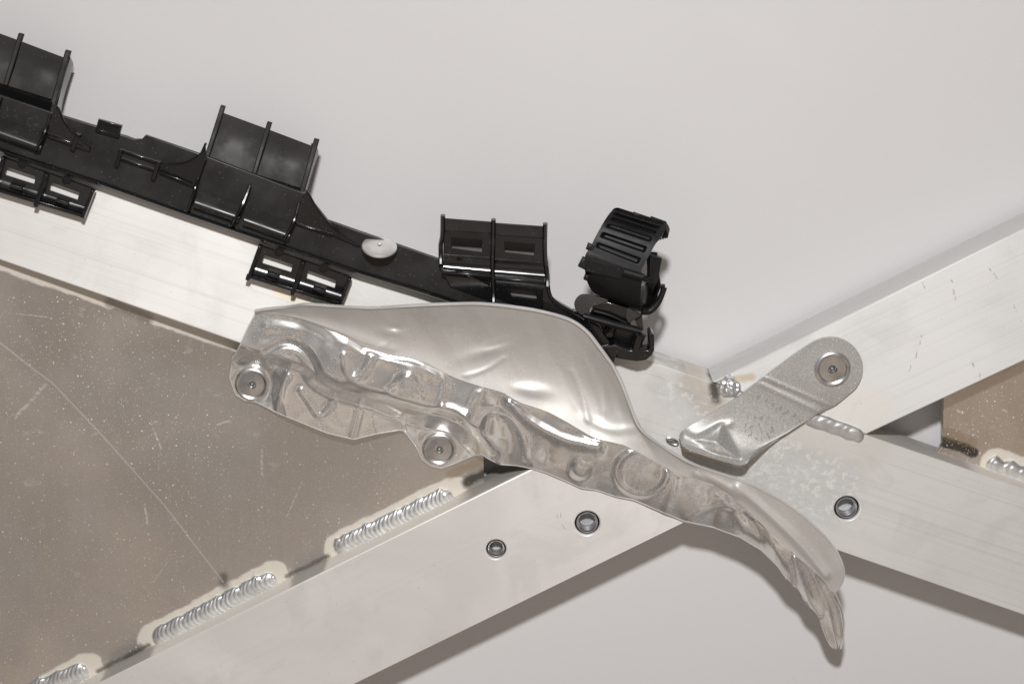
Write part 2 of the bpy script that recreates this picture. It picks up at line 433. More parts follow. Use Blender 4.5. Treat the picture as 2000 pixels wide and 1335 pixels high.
def sheet_mat(name, rough=(.2, .34), spangle=1.0, base=(.74, .725, .70), metal=1.0, maskr=(.46, .58), streak=False):
    m = M(name)
    fine = m.noise(1900, 2, rough=.7); med = m.noise(70, 3, dist=1.0)
    mask = m.ramp(med, *maskr)
    c = m.mix(m.math('MULTIPLY', m.math('MULTIPLY', m.ramp(fine, .42, .60), mask), .6*spangle), base, (0.33, 0.33, 0.34))
    if streak:
        c = m.mix(m.math('MULTIPLY', m.ramp(m.noise(150, 3, stretch=7, angle=-1.15, dist=.3), .46, .62), .18), c, (.90, .89, .87))
        c = m.mix(m.math('MULTIPLY', m.ramp(m.noise(60, 4, stretch=4, angle=-1.0, dist=.5), .52, .64), .22), c, (.52, .49, .45))
    k = m.math('MULTIPLY', m.specks(700, .13, .05), .75); c = m.mix(k, c, (0.92, 0.91, 0.88)); me = m.fmix(k, metal, .2)
    k = m.math('MULTIPLY', m.specks(300, .03, .02), .8); c = m.mix(k, c, (0.06, 0.05, 0.04))
    m.set(Base_Color=c, Metallic=me, Roughness=m.fmix(m.ramp(med, .35, .65), rough[0], rough[1]))
    m.bumpf(fine, .22*spangle, 0.00005); m.bumpf(m.noise(45, 2), .18, 0.0007)
    return m.m
def black_mat(name, base, rough, spec=.5, dust=.3, coat=0):
    m = M(name)
    c = m.mix(m.ramp(m.noise(60, 3), .35, .7), tuple(v*.75 for v in base), tuple(v*1.2 for v in base))
    k = m.math('MULTIPLY', m.specks(800, .10, .05), dust); c = m.mix(k, c, (.30, .29, .27))
    k = m.math('MULTIPLY', m.math('MULTIPLY', m.ramp(m.noise(500, 4, rough=.7), .60, .70), m.ramp(m.noise(35, 2), .5, .62)), dust*.5); c = m.mix(k, c, (.18, .17, .15))
    m.set(Base_Color=c, Roughness=m.ramp(m.noise(120, 3), .3, .7, rough*.8, rough*1.2), Specular_IOR_Level=spec)
    m.bumpf(m.noise(320, 2), .12, 0.00012); m.bumpf(m.noise(40, 2), .09, 0.0004)
    return m.m
def simple(name, base, rough, metal, bump=0.1, sc=300):
    m = M(name); c = m.mix(m.ramp(m.noise(sc*.3, 3), .3, .7), tuple(v*.85 for v in base), tuple(min(1, v*1.08) for v in base))
    m.set(Base_Color=c, Roughness=rough, Metallic=metal); m.bumpf(m.noise(sc, 3), bump, 0.0002); return m.m

hu0 = lambda x: 1181-.495*(x-500)
CREAM = (0.80, 0.75, 0.66); BURN = (0.035, 0.028, 0.02); AMBER = (0.42, 0.30, 0.15)
ZP = H-12*MM                                  # face of the right gusset plate
def _plane():
    q = [P(0, 560, H-6*MM), P(945, 900, H-12.5*MM), P(400, 1190, H-12.5*MM)]
    A = np.array([[a[0], a[1], 1] for a in q]); return np.linalg.solve(A, np.array([a[2] for a in q]))
PLC = _plane()
def plz(x, y): return float(PLC[0]*x+PLC[1]*y+PLC[2])
def zl(px, py):
    z = ZP
    for _ in range(8):
        a = P(px, py, z); z = plz(a[0], a[1])
    return z
A_DES = -math.atan(.343); A_ASC = math.atan(.485)
m_back = backdrop_mat()
heat = [((1560, 815), (1690, 870), 42, 62), ((1520, 850), (1640, 880), 22, 44)]
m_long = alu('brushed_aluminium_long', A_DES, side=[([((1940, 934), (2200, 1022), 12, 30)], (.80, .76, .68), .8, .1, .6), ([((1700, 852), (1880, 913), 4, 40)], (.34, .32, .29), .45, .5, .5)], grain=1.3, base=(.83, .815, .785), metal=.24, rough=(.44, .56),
    stains=[(heat, (0.82, 0.79, 0.73), .6, .3, .55),
            ([((1350, 750), (1395, 800), 12, 45)], (.66, .58, .47), .6, .5, .5),
            ([((1393, 752), (1396, 784), 2, 15)], BURN, .9, .2, .6),
            ([((1340, 730), (1150, 660), 0.5, 2.5), ((1260, 725), (1390, 790), .3, 1.4)], (.25, .24, .22), .25, .6, .5),
            ([((540, 570), (600, 590), 2, 14)], (.80, .66, .42), .5, .5, .5)],
    mottled=[((1480, 900), (1620, 960), 50, 95), ((1350, 800), (1300, 760), 10, 60)])
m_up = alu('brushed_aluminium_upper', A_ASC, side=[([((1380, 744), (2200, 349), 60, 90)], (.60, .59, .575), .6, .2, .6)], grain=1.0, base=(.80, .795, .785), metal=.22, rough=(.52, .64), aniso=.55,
    stains=[([((1560, 815), (1700, 800), 22, 66)], (0.83, 0.80, 0.74), .7, .3, .55),
            ([((1412, 752), (1466, 733), 2, 13)], (.62, .50, .30), .7, .4, .5),
            ([((1393, 749), (1424, 736), .5, 4)], (.12, .09, .04), .7, .3, .5)],
    scr=[((1803, 552), (1806, 562), .6, 2), ((1862, 565), (1868, 590), .7, 2.4), ((1800, 655), (1788, 700), .4, 1.8), ((1931, 520), (1948, 545), .6, 2.2),
         ((1980, 595), (1988, 615), .6, 2.2), ((1900, 710), (1902, 716), 1.2, 2.6), ((1912, 728), (1914, 742), 1.2, 2.6), ((1780, 712), (1776, 726), .4, 1.8), ((1556, 690), (1558, 700), .4, 1.8), ((1858, 545), (1860, 552), .4, 1.8)])
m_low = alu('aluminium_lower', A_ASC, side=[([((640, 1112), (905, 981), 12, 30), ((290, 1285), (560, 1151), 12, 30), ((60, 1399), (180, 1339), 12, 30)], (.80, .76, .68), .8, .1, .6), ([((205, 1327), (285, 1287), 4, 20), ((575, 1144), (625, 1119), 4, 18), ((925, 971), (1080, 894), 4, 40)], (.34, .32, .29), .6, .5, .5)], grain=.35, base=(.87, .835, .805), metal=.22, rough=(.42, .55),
    stains=[([((100, 1290), (1120, 800), 5, 18)], (.72, .70, .64), .3, .5, .5)],
    scr=[((1088, 1004), (1102, 1032), .3, 1.6), ((1094, 1000), (1098, 1016), .3, 1.4)])
wl = [((662, 1068), (885, 958), 28, 35), ((298, 1246), (535, 1122), 28, 35), ((100, 1340), (172, 1302), 29, 37)]
m_plate = plate_mat('gusset_sheet', [
    (wl, CREAM, .95, .15, .6),
    ([((-20, 510), (215, 592), 8, 14), ((300, 624), (480, 684), 6, 12)], CREAM, .9, .2, .6),
    ([((912, 942), (960, 914), 4, 17)], BURN, .9, .3, .35),
    ([((880, 925), (960, 892), 3, 16)], AMBER, .45, .8, .35),
    ([((246, 1280), (276, 1262), 2, 12)], BURN, .6, .3, .4),
    ([((560, hu0(560)-26), (640, hu0(640)-27), .5, 9), ((190, hu0(190)-24), (290, hu0(290)-25), .5, 9)], (.12, .10, .08), .7, .7, .4),
    ([((436, 1125), (438, 1140), 2, 18)], (.12, .11, .10), .7, .7, .4),
    ([((215, 590), (290, 622), 4, 18)], (.25, .22, .18), .55, .7, .4)], zl,
    scr=[((-20, 655), (100, 745), .9, 2.6), ((100, 745), (200, 850), .9, 2.6), ((200, 850), (320, 985), .9, 2.6), ((320, 985), (436, 1136), .9, 2.6)],
    scr2=[((294, 822), (315, 876), 1, 3), ((424, 829), (448, 821), 1, 3), ((511, 878), (512, 930), 1, 2.6), ((283, 985), (288, 1022), 1, 3), ((30, 815), (90, 750), 1, 5),
          ((325, 1100), (300, 1135), .4, 1.6), ((722, 865), (726, 878), .6, 2), ((100, 620), (30, 612), .4, 2), ((590, 940), (560, 1010), .4, 1.8), ((270, 760), (262, 766), 1, 3)])
m_plate2 = plate_mat('gusset_sheet_right', [
    ([((1945, 905), (2080, 955), 28, 36)], CREAM, .95, .15, .6),
    ([((1846, 862), (1900, 882), 8, 16)], BURN, .95, .3, .35),
    ([((1848, 845), (1900, 862), 4, 18)], AMBER, .45, .8, .35),
    ([((1846, 760), (2080, 655), 4, 22)], (.55, .46, .30), .5, .6, .4)], ZP, scr=None, scr2=[((1870, 800), (1880, 806), 1, 4), ((1960, 800), (1966, 803), 1, 3)], tone=((0.63, 0.58, 0.53), (0.75, 0.665, 0.585)))
m_shield = sheet_mat('stamped_sheet', rough=(.15, .26), spangle=.6, base=(.90, .885, .86), metal=.80)
m_hood = sheet_mat('stamped_sheet_satin', rough=(.48, .58), spangle=.25, base=(.74, .72, .685), metal=.5, streak=True)
m_rim = simple('sheet_edge', (.88, .87, .86), .32, .5)
m_bracket = sheet_mat('zinc_plated_steel', rough=(.5, .58), spangle=.8, base=(.60, .58, .55), metal=.62, maskr=(.1, .3))
m_mark = simple('stamped_mark_metal', (.43, .415, .385), .5, .65)
m_insb = simple('backdrop_standin', (.55, .55, .56), .6, .0)
m_weld = simple('weld_metal', (.86, .87, .88), .36, .85, .2, 900)
m_rivet = simple('rivet_aluminium', (.76, .76, .76), .26, 1.0, .15, 700)
m_rivet2 = simple('rivet_matt', (.80, .78, .75), .36, .6, .15, 500)
m_core = simple('rivet_core', (.16, .16, .15), .45, .6, .01, 200)
m_seal_shade = simple('seal_rubber_recess_shade', (.004, .004, .004), .5, 0); m_seal_shade.node_tree.nodes['Principled BSDF'].inputs['Specular IOR Level'].default_value = .08  # rubber of the seals; its near-black also paints the recess shade
m_ins = simple('threaded_steel', (.66, .66, .68), .28, .9, .1, 600)
m_blk = black_mat('black_plastic_gloss', (.006, .006, .0065), .19, .8, .35)
m_mat = black_mat('black_plastic_matt', (.022, .0195, .018), .55, .3, .25)
m_pale = black_mat('lightened_floor_grey', (.20, .19, .18), .6, .4, .5)  # base lightened to make up for the shade on the window floors
m_lit = black_mat('black_plastic_lit', (.055, .05, .048), .6, .4, .5)  # paler base paints in the light falling on the clip's ear and foot
m_strip = black_mat('black_plastic_satin', (.024, .023, .0225), .34, .5, .45)
m_clip = black_mat('black_nylon', (.0095, .009, .0095), .46, .4, .3)
m_rust = simple('rusted_edge', (.22, .13, .05), .7, .3, .6, 900)

# ------------------------------------------------------------------ backdrop
def grid_plane():
    N = 2; s = 3.0
    return mesh('backdrop', [(-s, -s, 0), (s, -s, 0), (s, s, 0), (-s, s, 0)], [(0, 1, 2, 3)], m_back, None, smooth=False)
bd = grid_plane(); bd['kind'] = 'structure'

# ------------------------------------------------------------------ welded frame
fr = thing('aluminium_frame', 'welded brushed aluminium bar frame crossing in an X on the pale board', 'metal frame', P(1400, 850, 0))
def bar(pts, mat, holes=(), label=None):
    o = slab('bar', W(pts, H), H, 19*MM, mat, fr, holes=[circ(x, y, r*PX) for x, y, r in holes], r=1.0*MM*.55)
    if label: o['label'] = label
    return o
ft = lambda x: 274+.34*x
fb = lambda x: 508+.3463*x
b_long = bar([(-160, ft(-160)), (-160, fb(-160)), (2200, fb(2200)), (2200, ft(2200))], m_long, [(1654, 992, 25)], 'long bar falling from left to right')
gu = lambda x: 686-.482*(x-1500)
gl = lambda x: 849-.4665*(x-1690)
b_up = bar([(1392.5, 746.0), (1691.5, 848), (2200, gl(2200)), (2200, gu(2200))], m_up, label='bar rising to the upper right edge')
hu = lambda x: 1181-.495*(x-500)
hl = lambda x: 1018-.49*(x-1337)
b_low = bar([(-160, hu(-160)), (1093, 888.2), (1393, 992.5), (-160, hl(-160))], m_low, [(1147, 1021, 25), (969, 1072, 20)], 'bar rising from the lower left')
def insert(px, py, r, parent):
    c = P(px, py, H); R = r*PX
    prof = [(R*.87, -6*MM), (R*.87, -.9*MM), (R*.84, -.7*MM), (R*.80, -.75*MM), (R*.78, -1.2*MM), (R*.74, -1.7*MM)]
    lathe('seal_ring', c, [(R*1.005, -1.6*MM), (R*.86, -1.5*MM)], m_seal_shade, parent, n=48, close=False)
    z = -1.7*MM
    for i in range(5):
        prof += [(R*.74, z-.05*MM), (R*.66, z-.35*MM), (R*.66, z-.45*MM), (R*.74, z-.78*MM)]; z -= .8*MM
    prof += [(R*.66, z), (R*.64, z-1*MM)]
    lathe('backdrop_standin', c, [(R*.645, z-.9*MM), (0.0, z-.9*MM)], m_insb, parent, n=32, close=False)  # added grey disc imitating the board seen through the hole
    return lathe('threaded_insert', c, prof, m_ins, parent, n=48, close=False)
insert(1654, 992, 25, b_long); insert(1147, 1021, 25, b_low); insert(969, 1072, 20, b_low)
def dark_ring(px, py, r, parent):
    c = P(px, py, H-.55*MM); R = r*PX
    lathe('seal_ring', c, [(R*.90, 0), (R*.94, .25*MM), (R*.99, 0), (R*.95, -.2*MM), (R*.90, 0)], m_core, parent, n=48, close=False)
# gusset plates: let into the bars, well below their faces
crest_low = [P(x, hu(x)+3, H)[:2] for x in (-160, 944)]
pl_pts = [crest_low[0], crest_low[1], P(945, 930, zl(945, 930))[:2], P(945, 845, zl(945, 845))[:2], P(900, fb(900)-25, zl(900, 800))[:2], P(-160, fb(-160)-25, zl(-160, 430))[:2]]
slab('gusset_plate', pl_pts, ZP, 3*MM, m_plate, fr, r=.3*MM, plane=plz)['label'] = 'large scratched grey brown gusset plate at left'
cr = [P(x, ft(x)+3, H)[:2] for x in (1843, 2200)]
p2 = [cr[0], cr[1], P(2200, gl(2200)-25, ZP)[:2], P(1842, gl(1842)-25, ZP)[:2], P(1842, 868, ZP)[:2]]
slab('gusset_plate', p2, ZP, 3*MM, m_plate2, fr, r=.3*MM)['label'] = 'brown gusset plate at the right edge'

def weld(a, b, wpx, h, nr, z, parent=fr, ph=0.35, rag=.09, seed=0, lift=0.0, label=None, amp=.19):
    nu, nv = max(40, nr*12), 29
    u = np.linspace(0, 1, nu)[:, None]+np.zeros((1, nv)); v = np.linspace(-1, 1, nv)[None]+np.zeros((nu, 1))
    ax, ay = a; bx, by = b; Lp = math.hypot(bx-ax, by-ay); tx, ty = (bx-ax)/Lp, (by-ay)/Lp; nx, ny = -ty, tx
    e = wpx/2/Lp
    end = np.sqrt(np.clip(1-np.clip((np.abs(2*u-1)-(1-2*e))/(2*e), 0, 1)**2, 0, 1))
    rg = np.random.RandomState(seed)
    k = rg.uniform(-1, 1, nr+3); kk = np.interp(u*nr, np.arange(nr+3), k)
    wdt = wpx/2*(1+rag*kk)*np.maximum(end, .02)
    off = wpx*.05*np.interp(u*nr, np.arange(nr+3), rg.uniform(-1, 1, nr+3))
    X = ax+tx*u*Lp+nx*(v*wdt+off*end); Y = ay+ty*u*Lp+ny*(v*wdt+off*end)
    phase = u*nr-ph*(nr*wpx/Lp)*(v*v)*1.3+.18*kk
    saw = phase-np.floor(phase); rip = .5-.5*np.cos(2*math.pi*saw**.8)
    body = np.clip(1-v*v, 0, 1)**.55*end
    Z = z-.3*MM+h*body+(amp*MM)*(rip-.5)*(1+.5*kk)*np.clip(1-v**4, 0, 1)*np.minimum(end*1.3, 1)
    o = grid_obj('weld_bead', X, Y, Z, 0, m_weld, parent, angle=80)
    if label: o['label'] = label
    return o
weld((652, 1072), (885, 966), 44, 2.1*MM, 27, H-12.3*MM, seed=1)
weld((298, 1250), (540, 1126), 44, 2.1*MM, 29, H-12.3*MM, seed=2)
weld((40, 1362), (172, 1305), 44, 2.1*MM, 15, H-12.3*MM, seed=3)
weld((1568, 811), (1688, 856), 31, 1.5*MM, 8, H, seed=4, rag=.05, amp=.10)
weld((1925, 902), (2100, 958), 34, 2.6*MM, 11, ZP, seed=5, rag=.3)
def blob(cx, cy, rx, ry, h, z, seed):
    nu, nv = 36, 14; V = []; F = []
    c = P(cx, cy, z)
    for j in range(nv):
        rr = j/(nv-1)
        for i in range(nu):
            a = 2*math.pi*i/nu
            q = 1+.18*mnoise.noise(Vector((math.cos(a)*1.3+seed, math.sin(a)*1.3, 0)))
            x = rr*rx*q*math.cos(a); y = rr*ry*q*math.sin(a)
            hh = h*math.sqrt(max(0, 1-rr*rr))*(1+.5*mnoise.noise(Vector((x*.12+seed, y*.12, 0))))+.12*MM*math.sin((x*.7-y)*.55)*(1-rr)
            V.append((c[0]+x*PX, c[1]-y*PX, z-.2*MM+hh))
    for j in range(nv-1):
        for i in range(nu): F.append((j*nu+i, j*nu+(i+1) % nu, (j+1)*nu+(i+1) % nu, (j+1)*nu+i))
    return mesh('weld_bead', V, F, m_weld, fr, angle=80)
blob(1425, 757, 25, 19, 2.4*MM, H, 3.1)['label'] = 'short round weld at the inner corner'
blob(1424, 740, 12, 8, 2.2*MM, H+.3*MM, 9.1)['label'] = 'small weld bulge on the corner weld'
# thin fillet of old sealant where plate meets long bar
# ------------------------------------------------------------------ heat shield
def polyd(X, Y, poly):
    best = np.full(X.shape, 1e9); sg = np.zeros(X.shape)
    for (ax, ay), (bx, by) in zip(poly, poly[1:]):
        dx, dy = bx-ax, by-ay; l2 = dx*dx+dy*dy
        t = np.clip(((X-ax)*dx+(Y-ay)*dy)/l2, 0, 1); qx, qy = X-ax-t*dx, Y-ay-t*dy; d = np.hypot(qx, qy)
        c = dx*(Y-ay)-dy*(X-ax); m = d < best; best = np.where(m, d, best); sg = np.where(m, np.sign(c), sg)
    return best, sg
def sp(poly, n=30): return [tuple(p) for p in resample(poly, n)]
def ridge(X, Y, poly, sig, amp, n=24):
    d, _ = polyd(X, Y, sp(poly, n) if len(poly) > 2 else poly); return amp*np.exp(-(d/sig)**2)
def step(X, Y, poly, wd, amp, n=60):     # amp on the side where the cross product is negative (above a line drawn left to right)
    d, s = polyd(X, Y, sp(poly, n)); t = np.clip(.5-.5*s*d/wd, 0, 1); return amp*t*t*(3-2*t)
def dimple(X, Y, cx, cy, a, b, ang, amp, p=1):
    c, s = math.cos(ang), math.sin(ang); x = ((X-cx)*c+(Y-cy)*s)/a; y = (-(X-cx)*s+(Y-cy)*c)/b
    return amp*np.exp(-(x*x+y*y)**p)
sh = thing('heat_shield', 'bent stamped silver heat shield with curved hood riveted across the bars', 'heat shield', P(1000, 850, ZP))
crease = [(499, 612, 1.5), (540, 614, 2.5), (590, 624, 3.5), (640, 643, 4.5), (680, 660, 5), (710, 678, 5), (760, 692, 5), (830, 706, 5), (880, 735, 5), (930, 752, 5.5), (985, 766, 6),
          (1005, 782, 6), (1070, 803, 7), (1110, 825, 8), (1160, 855, 9), (1217, 868, 10), (1243, 880, 10), (1287, 906, 9), (1340, 932, 9), (1395, 945, 9), (1432, 970, 9), (1475, 1010, 9),
          (1504, 1039, 9), (1545, 1076, 9)]
crease = [(x, y, H+z*MM) for x, y, z in crease]
crease2 = crease+[(1577, 1104, H+8.5*MM), (1599, 1123, H+8*MM), (1630, 1157, H+7*MM)]
botA = [(460, 770, -8), (478, 781, -8), (500, 784, -8), (520, 794, -8), (537, 803, -8), (560, 813, -6), (640, 845, -6), (690, 857, -6), (735, 846, -6.5), (785, 838, -9), (797, 850, -11), (812, 870, -11),
        (824, 896, -11), (842, 909, -11), (862, 913, -11), (885, 905, -11), (926, 888, -11), (942, 887, -9), (960, 898, -6), (978, 906, -4), (1008, 908, -1), (1041, 914, .8), (1070, 923, 1), (1100, 936, 1), (1136, 952, 1), (1166, 956, 1), (1202, 968, 1.2),
        (1239, 975, 1.2), (1290, 997, 1.4), (1338, 1017, 1.6), (1392, 1028, 2), (1446, 1048, 2.6), (1486, 1072, 3), (1519, 1104, 3.5), (1537, 1130, 4)]
botA = [(x, y, H+z*MM) for x, y, z in botA]
leftA = [(499, 612, 1.5), (484, 640, 1), (470, 672, -1), (453, 706, -7), (449, 738, -8), (460, 770, -8)]
leftA = [(x, y, H+z*MM) for x, y, z in leftA]
rightA = [(1545, 1076, H+9*MM), (1540, 1103, H+7*MM), (1537, 1130, H+4*MM)]
X, Y, Z, U, V_ = coons(leftA, rightA, crease, botA, 520, 150, sm=False)
zt_ = Z[:, :1]; zb_ = Z[:, -1:]; lin = zt_*(1-V_)+zb_*V_
mainl = [(448, 690), (466, 694), (490, 700), (513, 704), (532, 694), (555, 682), (575, 684), (590, 694), (604, 714), (616, 738), (645, 757), (679, 768), (735, 783), (776, 799), (818, 811), (873, 820), (900, 838), (930, 862), (960, 890)]
dd, ss = polyd(X, Y, sp(mainl, 60)); t_ = np.clip(.5-.5*ss*dd/26, 0, 1); t_ = t_*t_*(3-2*t_)
fade = np.clip((X-900)/110, 0, 1); fade = fade*fade*(3-2*fade)
Z = (1-fade)*((zb_+.3*MM)*(1-t_)+(zt_-.4*MM)*t_)+fade*lin
ov = np.clip((fb(X)+18-Y)/22, 0, 1)*(X > 480); ov = ov*ov*(3-2*ov); Z = np.maximum(Z, (Z*(1-ov)+(H+.9*MM)*ov))
D = 0*X
D += ridge(X, Y, mainl[3:-2], 9, .9*MM, 50)
for poly, sg, am in [
    ([(588, 762), (606, 788), (624, 811), (643, 797), (654, 773)], 7, 1.1), ([(672, 695), (676, 722), (690, 738), (710, 727), (724, 700)], 9, 1.2),
    ([(562, 735), (547, 760), (541, 803)], 8, .9), ([(702, 787), (697, 815), (688, 850)], 6, .7), ([(860, 690), (868, 740), (862, 795)], 7, .6),
    ([(862, 797), (885, 800), (906, 812)], 9, 1.1), ([(948, 752), (925, 782), (908, 822)], 8, .8),
    ([(936, 832), (944, 812), (962, 803), (990, 812), (1012, 836), (1024, 862), (1028, 895)], 8, 1.1),
    ([(997, 785), (1024, 815), (1068, 843), (1112, 862), (1165, 873)], 11, 2.2),
    ([(1300, 1000), (1313, 965), (1318, 935)], 8, .7), ([(1350, 1016), (1372, 998), (1402, 988), (1440, 992), (1475, 1006)], 7, 1.1),
    ([(520, 640), (560, 640), (610, 655), (660, 680)], 12, .8), ([(640, 640), (700, 680), (760, 705), (850, 730)], 14, 1.0), ([(760, 760), (800, 735), (820, 770)], 9, .7),
    ([(1385, 1030), (1390, 1000), (1380, 960)], 14, -.7), ([(1450, 1040), (1440, 1005), (1410, 970)], 10, .8), ([(1500, 1075), (1490, 1050), (1450, 1000)], 9, -.8), ([(1525, 1105), (1515, 1075)], 9, .8)]:
    D += ridge(X, Y, poly, sg, am*.66*MM)
D += dimple(X, Y, 793, 741, 16, 14, 0, 1.1*MM) + dimple(X, Y, 1134, 917, 20, 18, 0, 1.6*MM, 2) - dimple(X, Y, 1140, 905, 9, 8, 0, .7*MM)
D -= dimple(X, Y, 600, 655, 40, 20, .3, .7*MM) + dimple(X, Y, 530, 655, 30, 20, 0, .6*MM) + dimple(X, Y, 1080, 890, 40, 18, .3, .5*MM) + dimple(X, Y, 740, 800, 30, 14, .3, .4*MM)
rr = np.hypot((X-1254)/50, (Y-922)/44); D += .9*MM*np.exp(-((rr-1)/.13)**2)
# small hand dents everywhere
dent = np.zeros_like(X)
rg = np.random.RandomState(4)
for _ in range(70):
    cx, cy = rg.uniform(480, 1530), 0; cy = 740+.32*(cx-640)+rg.uniform(-90, 90)
    dent += dimple(X, Y, cx, cy, rg.uniform(14, 40), rg.uniform(8, 18), rg.uniform(0, 3), rg.uniform(-.35, .35)*MM)
edge = np.clip(V_*14, 0, 1)*np.clip(U*40, 0, 1)
flat = 1-np.clip(np.exp(-(np.hypot(X-492, Y-750)/44)**6)+np.exp(-(np.hypot(X-858, Y-878)/44)**6), 0, 1)
Z = Z+1.2*MM*np.sin(math.pi*V_)*flat+(D+dent)*edge*flat
# ears lie flat on the plate
w1 = P(492, 750, zl(492, 750)); pz = np.where(X < 680, zl(492, 750), zl(858, 878))+1.3*MM
Z = np.where(flat < .999, flat*Z+(1-flat)*pz, Z)
grid_obj('body', X, Y, Z, .9*MM, m_shield, sh, angle=60)
tube('cut_edge', [(float(X[i, -1]), float(Y[i, -1]), float(Z[i, -1])-.25*MM) for i in range(0, 520, 3)], .34*MM, m_rim, sh, n=8, seg=400, sm=False)
tube('cut_edge', [(float(X[0, j]), float(Y[0, j]), float(Z[0, j])-.25*MM) for j in range(0, 150, 3)], .30*MM, m_rim, sh, n=8, seg=90, sm=False)
rim = [(497, 608, 3), (520, 604, 4), (560, 600, 6), (597, 594, 9), (660, 599, 13), (730, 602, 17), (800, 597, 21), (860, 594, 24), (930, 592, 27), (980, 596, 28), (1040, 604, 28), (1080, 613, 28), (1110, 622, 27),
       (1130, 633, 27), (1150, 650, 26), (1180, 690, 24), (1198, 715, 22), (1215, 750, 20), (1228, 785, 18), (1238, 812, 16), (1245, 830, 15), (1255, 843, 14.5), (1280, 862, 14), (1310, 882, 13.5), (1340, 900, 13.5),
       (1377, 915, 13.5), (1410, 925, 13.5), (1440, 935, 14), (1470, 946, 14.5), (1500, 962, 15), (1540, 985, 15), (1575, 1010, 14.5), (1610, 1045, 13), (1635, 1075, 11), (1647, 1103, 10), (1650, 1122, 9), (1645, 1140, 8), (1631, 1156, 7)]
rim = [(x, y, H+(z if z < 10 else 10+(z-10)*.32)*MM) for x, y, z in rim]
# pair rim and crease by stations so that the hood does not shear
ri = [0, 3, 8, 13, 17, 20, 25, 32, 37]; ci = [0, 3, 9, 14, 16, 17, 20, 24, 26]
# rows
def station_curve(pts, idx, N):
    out = []
    for a, b in zip(idx, idx[1:]):
        seg = resample(pts[a:b+1], N, False) if b > a else np.repeat(np.array([pts[a]]), N, 0)
        out.append(seg[:-1])
    out.append(np.array([pts[idx[-1]]]))
    return np.concatenate(out)
T = station_curve(rim, ri, 56); B = station_curve(crease2, ci, 56)
for _ in range(10):
    T[1:-1] = .25*T[:-2]+.5*T[1:-1]+.25*T[2:]
    B[1:-1] = .25*B[:-2]+.5*B[1:-1]+.25*B[2:]
nu = len(T); nv = 90
v = np.linspace(0, 1, nv)[None, :]; u = np.linspace(0, 1, nu)[:, None]
X = T[:, None, 0]*(1-v)+B[:, None, 0]*v; Y = T[:, None, 1]*(1-v)+B[:, None, 1]*v
wid = np.hypot(T[:, 0]-B[:, 0], T[:, 1]-B[:, 1])[:, None]*PX
Z = T[:, None, 2]*(1-v)+B[:, None, 2]*v-.16*wid*np.sin(math.pi*v)*np.clip((1300-X)/120, .12, 1)
D = 0*X
D += .6*dimple(X, Y, 762, 648, 26, 12, .1, 1.3*MM)+dimple(X, Y, 770, 640, 10, 6, .1, -.9*MM)
D += .6*(dimple(X, Y, 950, 684, 44, 11, -.32, 1.8*MM)-dimple(X, Y, 968, 674, 26, 6, -.3, 1.0*MM)+dimple(X, Y, 1040, 762, 30, 12, .12, 1.6*MM))
for poly, sg, am in [([(700, 690), (740, 680), (765, 662)], 3, .35), ([(910, 735), (950, 720), (985, 698)], 3.5, .45), ([(1118, 725), (1138, 775), (1148, 820)], 6, .35), ([(1140, 700), (1165, 750), (1178, 800)], 8, .2), ([(1095, 720), (1110, 760), (1130, 800)], 8, -.2),
                     ([(1160, 660), (1195, 740), (1212, 800)], 10, -.25), ([(1440, 952), (1500, 1003), (1560, 1060), (1612, 1122)], 9, 1.3), ([(1360, 925), (1410, 945), (1440, 965)], 8, .9),
                     ([(1150, 820), (1190, 838), (1240, 836)], 9, .4), ([(560, 612), (650, 640), (760, 680)], 14, .6)]:
    D += ridge(X, Y, poly, sg, am*MM)
for _ in range(40):
    cx = rg.uniform(560, 1600); cy = rg.uniform(600, 820) if cx < 1230 else 900+.7*(cx-1300)
    D += dimple(X, Y, cx, cy, rg.uniform(25, 70), rg.uniform(14, 30), rg.uniform(0, 3), rg.uniform(-.12, .12)*MM)
Z = Z+D*np.clip(v*10, 0, 1)*np.clip((1-v)*8, 0, 1)*np.clip(u*20, 0, 1)
grid_obj('hood', X, Y, Z, .8*MM, m_hood, sh, angle=60)
tube('rim', [tuple(p) for p in T[::4]], [.28*MM, .35*MM, .5*MM, .58*MM, .6*MM, .45*MM, .4*MM, .38*MM, .3*MM], m_rim, sh, n=8, seg=220, sm=False)
# fluted tail fold
Lt = [(1545, 1074, 9), (1541, 1100, 7), (1537, 1130, 4.5)]; Rt = [(1631, 1157, 7), (1644, 1188, 3), (1649, 1228, -1), (1642, 1267, -4)]
Tt = [(1545, 1074, 9), (1577, 1102, 8.6), (1599, 1121, 8), (1631, 1157, 7)]; Bt = [(1537, 1130, 4.5), (1559, 1152, 3), (1573, 1177, 1.5), (1595, 1199, 0), (1613, 1242, -2), (1628, 1265, -4), (1642, 1267, -4)]
cv = lambda q: [(x, y, H+z*MM) for x, y, z in q]
X, Y, Z, U, V_ = coons(cv(Lt), cv(Rt), cv(Tt), cv(Bt), 120, 60)
fl = np.zeros_like(X)
for poly, sg, am in [([(1552, 1090), (1565, 1130), (1583, 1175), (1600, 1200)], 5, 1.3), ([(1562, 1085), (1590, 1150), (1612, 1220), (1630, 1262)], 5, -1.3), ([(1580, 1105), (1608, 1160), (1626, 1215), (1636, 1262)], 5, 1.4),
                     ([(1600, 1125), (1625, 1175), (1638, 1225), (1640, 1262)], 5, -1.3), ([(1618, 1145), (1637, 1190), (1645, 1240)], 4, 1.6), ([(1545, 1100), (1556, 1145), (1570, 1170)], 4, -1.2)]:
    fl += ridge(X, Y, poly, sg, am*MM)
Zt = Z+fl*np.clip(V_*8, 0, 1)
tube('cut_edge', [(float(X[-1, j]), float(Y[-1, j]), float(Zt[-1, j])-.2*MM) for j in range(0, 60, 2)], .3*MM, m_rim, sh, n=8, seg=60, sm=False)
